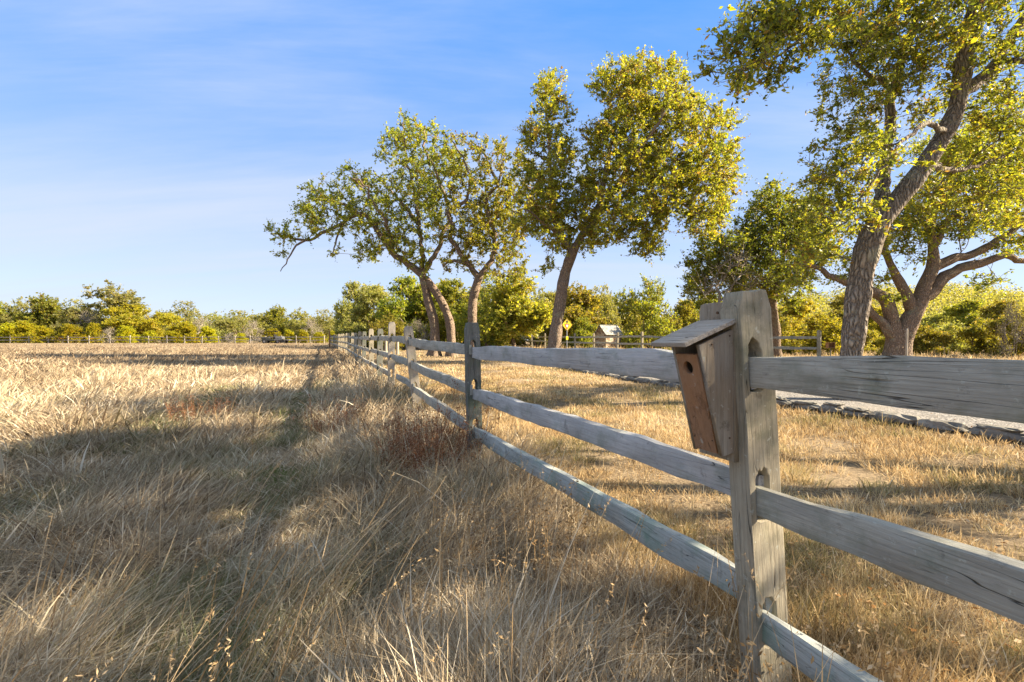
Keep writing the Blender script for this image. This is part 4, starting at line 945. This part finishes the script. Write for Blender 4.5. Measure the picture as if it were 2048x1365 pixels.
# -- the dark oak behind the birdhouse post
d = 22; T = Tree(46); b0 = onground(1551, d)
T.limb([b0-Vector((0, 0, .2))]+pl([(1550, 680), (1549, 650), (1544, 615), (1545, 590)], d), .26, .2)
T.limb(pl([(1545, 600), (1520, 570), (1490, 545), (1460, 545), (1420, 560)], d), .13, .03, wig=.03)
T.limb(pl([(1545, 600), (1570, 575), (1600, 560), (1625, 540)], d), .13, .03, wig=.03)
T.limb(pl([(1545, 590), (1565, 520), (1575, 470), (1560, 430), (1555, 390)], d), .14, .03, wig=.03)
T.limb(pl([(1575, 470), (1600, 420), (1640, 390)], d), .1, .03, wig=.03)
L6 = [(1400, 535, 30), (1425, 505, 30), (1392, 575, 26), (1460, 560, 34), (1520, 520, 46), (1610, 460, 40), (1640, 500, 36), (1555, 395, 28), (1530, 430, 40), (1580, 440, 45), (1620, 420, 36), (1490, 480, 36), (1540, 490, 46), (1600, 500, 42), (1450, 520, 34), (1420, 550, 26), (1480, 550, 40), (1540, 560, 40), (1590, 560, 36), (1410, 580, 18), (1500, 590, 24), (1565, 600, 20), (1440, 490, 20)]
T.reach(lobes(L6, d, .9, 36, rr), .28, .12, .5)
build_tree('oak_tree', T, b0, 'dark green oak directly behind the birdhouse post', M['bark'], M['leaf_oak'], dict(FOL, leaves=17, var0=.36, leaf=.10), seed=16, tip=.010)
# -- bare greyish tree in front of it
d = 20; T = Tree(47); b0 = onground(1428, d)
T.limb([b0-Vector((0, 0, .1))]+pl([(1430, 660), (1436, 620), (1440, 590)], d), .09, .06)
T.reach(lobes([(1440, 560, 34), (1470, 520, 30), (1410, 570, 20), (1490, 560, 26), (1450, 600, 22)], d, .4, 60, rr), .22, .16, .4)
build_tree('bare_tree', T, b0, 'leafless pale grey small tree with tangled twigs left of the birdhouse post top', M['bark_pale'], M['leaf_grey'], dict(clumps_per_tip=4, leaves=1, twig=.6, leaf=.05, elong=.5, var0=.8), seed=17, tip=.014)

# -- protos for the trees further off
def generic(seed, H, W, kind, dens, fol, trunk_h=.25, r0=.03, multi=1, step=.4):
    rr = np.random.default_rng(seed); T = Tree(seed)
    for m in range(multi):
        a = rr.uniform(0, 6.28); lx, ly = math.cos(a)*H*.12*(multi > 1), math.sin(a)*H*.12*(multi > 1)
        T.limb([(lx*.2, ly*.2, -.3), (lx*.5, ly*.5, H*trunk_h*.5), (lx+rr.normal(0, .03)*H, ly, H*trunk_h), (lx*1.5+rr.normal(0, .05)*H, ly*1.6, H*(trunk_h+.25))], H*r0/multi**.5, H*r0*.5/multi**.5, step, attach=False)
    n = 9 if kind != 'cone' else 6; L = []
    for k in range(n):
        if kind == 'cone':
            t = k/(n-1); L.append(((rr.normal(0, .06)*W), rr.normal(0, .06)*W, H*(.15+.75*t), W*.5*(1-.62*t)))
        else:
            a = k*2.4+rr.uniform(-.3, .3); q = W*.5*rr.uniform(.25, .72)
            zc = H*(trunk_h+.02+(.9-trunk_h-.1)*rr.uniform(.0, 1)*(1-(q/(W*.5))**2*.55)); L.append((math.cos(a)*q, math.sin(a)*q, zc, min(W*.24, H*.2)*rr.uniform(.75, 1.15)))
    if kind != 'cone': L.append((0, 0, H*.82, W*.2))
    pts = []
    for (x, y, z, r) in L:
        m = max(4, int(dens)); v = rr.normal(0, 1, (m, 3)); v /= np.linalg.norm(v, axis=1)[:, None]; v *= rr.random((m, 1))**.4*r; v[:, 2] *= .8; p = np.array([x, y, z])+v; p[:, 2] = np.maximum(p[:, 2], H*.06); pts.append(p)
    T.reach(np.concatenate(pts), step, .12, .5); T.finish(.012 if kind != 'cone' else .008, 2.1)
    V, Fc = T.wood_mesh('trunk', (0, 0, 0), False, None); TV, TF, LV, LF, va = T.foliage(rr, **fol)
    W_ = np.concatenate([V, TV]); WF = np.concatenate([Fc, TF+len(V)])
    return mesh_np('trunk', W_, WF, smooth=True), mesh_np('crown', LV, LF, {'var': va})
GF = dict(clumps_per_tip=5, leaves=20, twig=.85, leaf=.22, elong=.6, var0=.5)
PR = {
 'oakA': generic(201, 9, 12, 'dome', 40, dict(GF, leaves=16), .16), 'oakB': generic(202, 8, 9, 'dome', 40, dict(GF, leaves=16), .13), 'oakC': generic(203, 9, 11, 'dome', 30, dict(GF, leaves=11), .12, multi=2),
 'dense': generic(204, 7, 8, 'dome', 60, dict(GF, leaves=20, twig=.6, leaf=.15), .1, multi=3, step=.3),
 'fan': generic(205, 6, 7, 'dome', 44, dict(GF, leaves=10, twig=.5, leaf=.13), .12, multi=5, step=.3),
 'juniper': generic(206, 3.2, 3.6, 'cone', 34, dict(GF, leaves=26, twig=.4, leaf=.13, elong=.35, up=.5), .08, .02, 1, .25),
 'bush': generic(207, 3.2, 4.6, 'dome', 30, dict(GF, leaves=18, twig=.45, leaf=.11, elong=.5), .05, .02, 4, .25),
 'bare': generic(208, 3, 3.4, 'dome', 22, dict(GF, leaves=1, twig=.5, leaf=.05), .08, .02, 4, .2),
}
PROTO_DONE = {}
def tree_copy(kind, x, y, H, W, label, leafm, barkm='bark', name='oak_tree', group=None, rz=None, cat='tree', dz=0):
    tm, cm = PR[kind]; nat = {'oakA': (9, 12), 'oakB': (8, 9), 'oakC': (9, 11), 'dense': (7, 8), 'fan': (6, 7), 'juniper': (3.2, 3.6), 'bush': (3.2, 4.6), 'bare': (3, 3.4)}[kind]
    g = empty(name, (x, y, float(hz(x, y))-.05+dz), rnd.uniform(0, 6.28) if rz is None else rz, label=label, cat=cat, group=group)
    g.scale = (W/nat[1], W/nat[1], H/nat[0])
    for nm, me, mt in (('trunk', tm, barkm), ('crown', cm, leafm)):
        key = (kind, nm, mt)
        if key not in PROTO_DONE:
            m2 = me if not me.materials else me.copy()
            m2.materials.clear(); m2.materials.append(M[mt]); PROTO_DONE[key] = m2
        link(nm, PROTO_DONE[key], None, g)
    return g
def tp(kind, px, d, top, wpx, label, leafm, **kw):
    """px, picture row of its top, width in picture pixels at distance d"""
    x = (px-1024)/F*d; z = float(hz(x, d)); H = CAM_H-(top-682.5)/F*d-z; return tree_copy(kind, x, d, H, wpx/F*d, label, leafm, **kw)
# far line beyond the meadow
LG = 'oaks of the far tree line'
far = [('oakB', -30, 96, 598, 120, 'round oak cut by the left edge of the far tree line', 'leaf_oak'),
 ('oakA', 38, 98, 600, 110, 'low broad oak at the left end of the far tree line', 'leaf_grey'),
 ('oakB', 88, 94, 590, 105, 'rounded oak left of the big spreading oak in the far tree line', 'leaf_oak'),
 ('oakA', 222, 92, 570, 190, 'biggest spreading oak standing highest in the far tree line', 'leaf_grey'),
 ('oakC', 150, 97, 600, 90, 'thin oak just left of the biggest spreading oak', 'leaf_grey'),
 ('dense', 268, 88, 610, 130, 'bright leafy oak below the right side of the biggest spreading oak', 'leaf_yellow'),
 ('dense', 330, 91, 627, 110, 'low yellow-green oak under the sparse grey oak', 'leaf_yellow'),
 ('oakC', 372, 100, 604, 110, 'sparse grey oak with open crown right of the biggest far oak', 'leaf_grey'),
 ('oakA', 432, 97, 627, 100, 'grey-green oak in the far line above the buggy on its left', 'leaf_grey'),
 ('oakC', 478, 92, 622, 90, 'small forked oak in the middle of the far line', 'leaf_grey'),
 ('oakB', 520, 97, 628, 90, 'rounded olive oak straight above the buggy', 'leaf_grey'),
 ('oakB', 556, 99, 612, 70, 'taller dark oak just right of the buggy', 'leaf_oak'),
 ('oakA', 598, 96, 620, 95, 'broad grey-green oak right of the taller dark far oak', 'leaf_grey'),
 ('oakC', 648, 92, 620, 80, 'thin oak at the right end of the far tree line', 'leaf_grey')]
for k, px, dd, top, wp, lb, lm in far: tp(k, px, dd, top, wp, lb, lm, group=LG)
junip = [(12, 83, 650, 62, 'leftmost bright juniper before the far tree line', 'leaf_juniper'), (52, 82, 646, 56, 'yellow juniper second from the left edge'), (88, 80, 655, 46, 'orange-tinted juniper hiding the far fence at left'),
 (142, 80.5, 652, 54, 'round green juniper right of the orange-tinted one'), (188, 82, 650, 36, 'narrow upright juniper left of the pale leafless shrub'), (252, 82, 655, 44, 'low juniper right of the pale leafless shrub'),
 (300, 79.5, 664, 34, 'small orange-green juniper in front of the far fence'), (345, 82, 664, 40, 'low juniper left of the pointed tall one'), (374, 79.5, 648, 52, 'pointed tall juniper overlapping the far fence'), (415, 82, 656, 44, 'round juniper right of the pointed tall one'),
 (480, 83, 668, 34, 'small low juniper left of the buggy'), (545, 82, 660, 44, 'broad bright juniper behind the buggy canopy'), (578, 81, 662, 30, 'juniper just right of the buggy'), (606, 81, 662, 30, 'rusty yellow juniper second right of the buggy'), (638, 80, 666, 32, 'low juniper near the end of the far fence'), (672, 78, 664, 40, 'juniper behind the brown marker post')]
for q in junip: tp('juniper', q[0], q[1], q[2], q[3], q[4], 'leaf_juniper', name='juniper_shrub', group='junipers before the far tree line', cat='shrub')
tp('bare', 221, 80.5, 655, 34, 'pale leafless shrub before the far fence below the biggest oak', 'leaf_grey', barkm='bark_pale', name='bare_shrub', cat='shrub')
tp('bare', 462, 80.5, 665, 30, 'low leafless greyish shrub at the far fence left of the buggy', 'leaf_grey', barkm='bark_pale', name='bare_shrub', cat='shrub')
for q in ((176, 88, 622, 60, 'pale bare tree under the left side of the biggest far oak'), (300, 90, 632, 50, 'bare grey tree between the biggest far oak and the sparse grey oak'), (405, 88, 634, 50, 'bare grey tree right below the sparse grey oak'), (506, 88, 640, 46, 'bare grey tree in the far line left of the buggy canopy'), (622, 86, 636, 44, 'bare grey tree near the right end of the far line')):
    tp('bare', *q, 'leaf_grey', barkm='bark_pale', name='bare_tree', group='bare trees in the far line')
# middle distance
mid = [('dense', 706, 52, 566, 100, 'tall feathery tree at the left edge of the roadside trees', 'leaf_grey'), ('dense', 748, 46, 572, 150, 'broad grey-green tree behind the row of fence posts', 'leaf_grey'),
 ('dense', 812, 42, 556, 160, 'dark olive tree behind the leaning trunks', 'leaf_oak'), ('dense', 900, 44, 560, 160, 'green tree seen between the leaning trunks and the upright oak', 'leaf_oak'),
 ('fan', 780, 36, 628, 90, 'low tangled brush tree left of the leaning trunks', 'leaf_thicket'), ('oakC', 975, 40, 545, 150, 'forked small oak behind the upright gnarled oak', 'leaf_oak'),
 ('oakB', 1028, 38, 548, 190, 'small crooked oak left of the tallest oak trunk', 'leaf_thicket'), ('oakC', 1075, 50, 575, 90, 'pale feathery oak behind the tallest oak trunk', 'leaf_grey'),
 ('oakB', 1150, 48, 570, 170, 'light green oak above the yellow sign', 'leaf_thicket'), ('dense', 1120, 56, 600, 100, 'low leafy tree behind the yellow sign', 'leaf_thicket'), ('oakC', 1205, 52, 572, 90, 'loose crowned oak above the stone shed', 'leaf_grey'), ('dense', 1180, 54, 625, 90, 'dark shrubby tree left of the stone shed', 'leaf_oak'),
 ('fan', 1300, 34, 552, 150, 'fan-shaped many-stemmed tree right of the stone shed', 'leaf_oak'), ('dense', 1260, 58, 600, 100, 'green tree behind the stone shed roof', 'leaf_thicket'),
 ('dense', 1370, 44, 600, 100, 'yellow-green tree right of the fan-shaped tree', 'leaf_thicket'), ('bush', 1340, 48, 640, 120, 'low yellow bush under the fan-shaped tree', 'leaf_thicket'),
 ('bush', 960, 50, 625, 100, 'low green bush between the upright oak and the tallest oak', 'leaf_thicket'), ('bush', 1065, 58, 635, 110, 'low yellow bush behind the fence left of the sign', 'leaf_thicket'), ('bush', 860, 50, 640, 110, 'low dry bush behind the leaning trunks', 'leaf_thicket'), ('bush', 1410, 36, 640, 100, 'low golden bush behind the birdhouse roof', 'leaf_thicket'),
 ('bush', 1010, 46, 632, 110, 'low bush with dry leaves between the two small crooked oaks', 'leaf_thicket'), ('bush', 1165, 44, 640, 80, 'low green bush just right of the sign pole', 'leaf_oak'), ('bush', 1275, 42, 636, 80, 'low bush hugging the right wall of the stone shed', 'leaf_thicket'), ('bush', 915, 46, 630, 110, 'dark green bush between the leaning trunks and the upright oak', 'leaf_oak'), ('bush', 770, 48, 622, 110, 'olive bush behind the middle fence posts', 'leaf_grey'), ('bush', 1560, 30, 640, 120, 'olive bush at the foot of the dark oak', 'leaf_thicket'), ('dense', 1690, 44, 590, 130, 'hazy green tree behind the nearest trunk', 'leaf_thicket'),
 ('dense', 1100, 60, 585, 150, 'hazy grey-green tree farthest behind the sign', 'leaf_grey'), ('dense', 1215, 62, 592, 150, 'grey-green tree farthest behind the stone shed', 'leaf_grey'), ('dense', 860, 58, 570, 160, 'grey-green tree farthest behind the leaning trunks', 'leaf_grey'), ('dense', 960, 60, 575, 160, 'grey-green tree farthest behind the upright gnarled oak', 'leaf_grey'), ('dense', 1420, 52, 590, 150, 'olive tree farthest behind the birdhouse roof', 'leaf_oak'),
 ('bush', 720, 60, 640, 90, 'low green bush below the tall feathery tree', 'leaf_thicket'),
 ('dense', 1600, 34, 600, 140, 'yellow-green leafy tree behind the end of the two-rail fence', 'leaf_yellow'), ('dense', 1500, 44, 590, 120, 'leafy tree right behind the dark oak trunk', 'leaf_thicket'), ('bush', 1660, 28, 640, 110, 'golden bush left of the nearest trunk', 'leaf_yellow'),
 ('dense', 1760, 38, 615, 130, 'bright tree seen between the nearest trunk and the many-limbed oak', 'leaf_yellow'), ('bush', 1850, 27, 655, 100, 'dry pale bush right of the many-limbed oak base', 'leaf_thicket'),
 ('dense', 1885, 44, 625, 110, 'grey-green tree right of the many-limbed oak', 'leaf_grey'), ('dense', 1945, 40, 600, 120, 'dark topped tree left of the right edge thicket', 'leaf_oak'),
 ('dense', 2010, 34, 600, 110, 'yellow-green tree at the right edge', 'leaf_thicket'), ('bush', 1905, 30, 650, 90, 'tangled grey bush in the right thicket', 'leaf_grey'), ('bush', 1965, 26, 645, 100, 'bright bush in the middle of the right thicket', 'leaf_thicket'), ('bush', 2035, 24, 625, 110, 'bright tall bush at the lower right edge of the thicket', 'leaf_thicket'),
 ('bush', 1720, 30, 655, 80, 'low dry bush behind the nearest trunk', 'leaf_thicket'), ('bush', 1785, 25, 668, 70, 'low scrub at the foot of the many-limbed oak', 'leaf_thicket'), ('bush', 2110, 26, 610, 140, 'thicket bush cut off by the right edge', 'leaf_thicket')]
for k, px, dd, top, wp, lb, lm in mid:
    tp(k, px, dd, top, wp, lb, lm, name={'bush': 'bush'}.get(k, 'tree'), cat='bush' if k == 'bush' else 'tree', group='trees and bushes beyond the driveway')
tp('bare', 835, 38, 640, 60, 'leafless pale brush left of the leaning trunks', 'leaf_grey', barkm='bark_pale', name='bare_shrub', cat='shrub')
tp('bare', 2025, 22, 600, 50, 'leafless pale twigs rising from the right thicket', 'leaf_grey', barkm='bark_pale', name='bare_shrub', cat='shrub')
# far-off wood as one mass (left horizon, gaps, and the hill on the right)
def far_wood():
    rr = np.random.default_rng(99); n = 900
    a = rr.uniform(-58, 60, n); dd = rr.uniform(105, 150, n); x = np.tan(np.radians(a))*dd; y = dd
    hx_ = 150+rr.normal(0, 60, 700); hy_ = 185+rr.normal(0, 40, 700); x = np.concatenate([x, hx_]); y = np.concatenate([y, hy_]); n = len(x)
    z = hz(x, y); r = rr.uniform(2.8, 5.2, n); m = 130
    v = rr.normal(0, 1, (n, m, 3)); v /= np.linalg.norm(v, axis=2)[..., None]; v *= rr.random((n, m, 1))**.35*r[:, None, None]; v[..., 2] *= .75
    c = (np.stack([x, y, z+r*.75], -1)[:, None]+v).reshape(-1, 3)
    V, f, va = quads(c, rr.uniform(.35, .75, len(c)), .7, np.clip(np.repeat(rr.normal(.5, .15, n), m)+rr.normal(0, .15, len(c)), 0, 1), .8)
    tag(link('far_wood', mesh_np('far_wood', V, f, {'var': va}), M['leaf_grey']), 'distant olive woodland closing the horizon behind the individual trees', 'wood', kind='stuff')
far_wood()

# -- oaks outside the frame on the right whose crowns shade the foreground
def side_oak(seed, x, y, H, lb, lobs):
    rr = np.random.default_rng(seed); T = Tree(seed); z0 = float(hz(x, y)); b = Vector((x, y, z0))
    T.limb([(x, y, z0-.2), (x+.1, y, z0+1.2), (x-.1, y+.1, z0+2.4), (x-.3, y, z0+3.8), (x-.5, y, z0+H*.7)], .28, .09)
    T.limb([(x-.1, y+.1, z0+2.4), (x-1.2, y-.4, z0+3.6), (x-2.4, y-.7, z0+4.8)], .16, .04)
    T.limb([(x-.2, y+.1, z0+3.0), (x+1.0, y+.8, z0+4.6), (x+1.6, y+1.2, z0+6)], .15, .04)
    pts = []
    for (cx, cy, cz, r) in lobs:
        m = int(19*r*r); v = rr.normal(0, 1, (m, 3)); v /= np.linalg.norm(v, axis=1)[:, None]; v *= rr.random((m, 1))**.4*r; pts.append(np.array([cx, cy, cz])+v)
    T.reach(np.concatenate(pts), .3, .1, .5)
    build_tree('oak_tree', T, b, lb, M['bark'], M['leaf_oak'], dict(clumps_per_tip=5, leaves=11, twig=.42, leaf=.095, elong=.5, var0=.5, spread=.12), seed=seed, tip=.008)
side_oak(301, 9.8, 3.6, 9, 'shade oak standing outside the right edge beside the driveway', [(9, 3.4, 8.2, 1.7), (7.4, 3.0, 6.6, 1.5), (8.6, 4.6, 6.4, 1.4), (10.5, 3.2, 6.8, 1.7), (9.5, 2.4, 9.6, 1.3), (11.5, 4.4, 8.2, 1.4), (7.6, 2.2, 5.0, 1.1), (10.2, 4.6, 9.4, 1.2), (11.8, 2.6, 5.6, 1.3), (13.0, 3.6, 9.8, 1.5), (14, 4.6, 10.6, 1.3), (6.6, 3.6, 5.4, 1.0), (12.6, 5.0, 9.2, 1.0)])
side_oak(302, 9.0, .6, 8, 'shade oak outside the frame nearest to the camera', [(8.4, .4, 6.6, 1.4), (7.2, -.2, 5.2, 1.1), (9.8, .2, 7.2, 1.4), (12.2, 1.2, 9.0, 1.3), (13.5, 2.2, 9.6, 1.3), (8.4, -.4, 8.2, 1.2), (6.6, .2, 4.6, 1.0), (10.6, .9, 5.4, .9), (9.4, 1.9, 8.8, 1.1)])
print('done build')
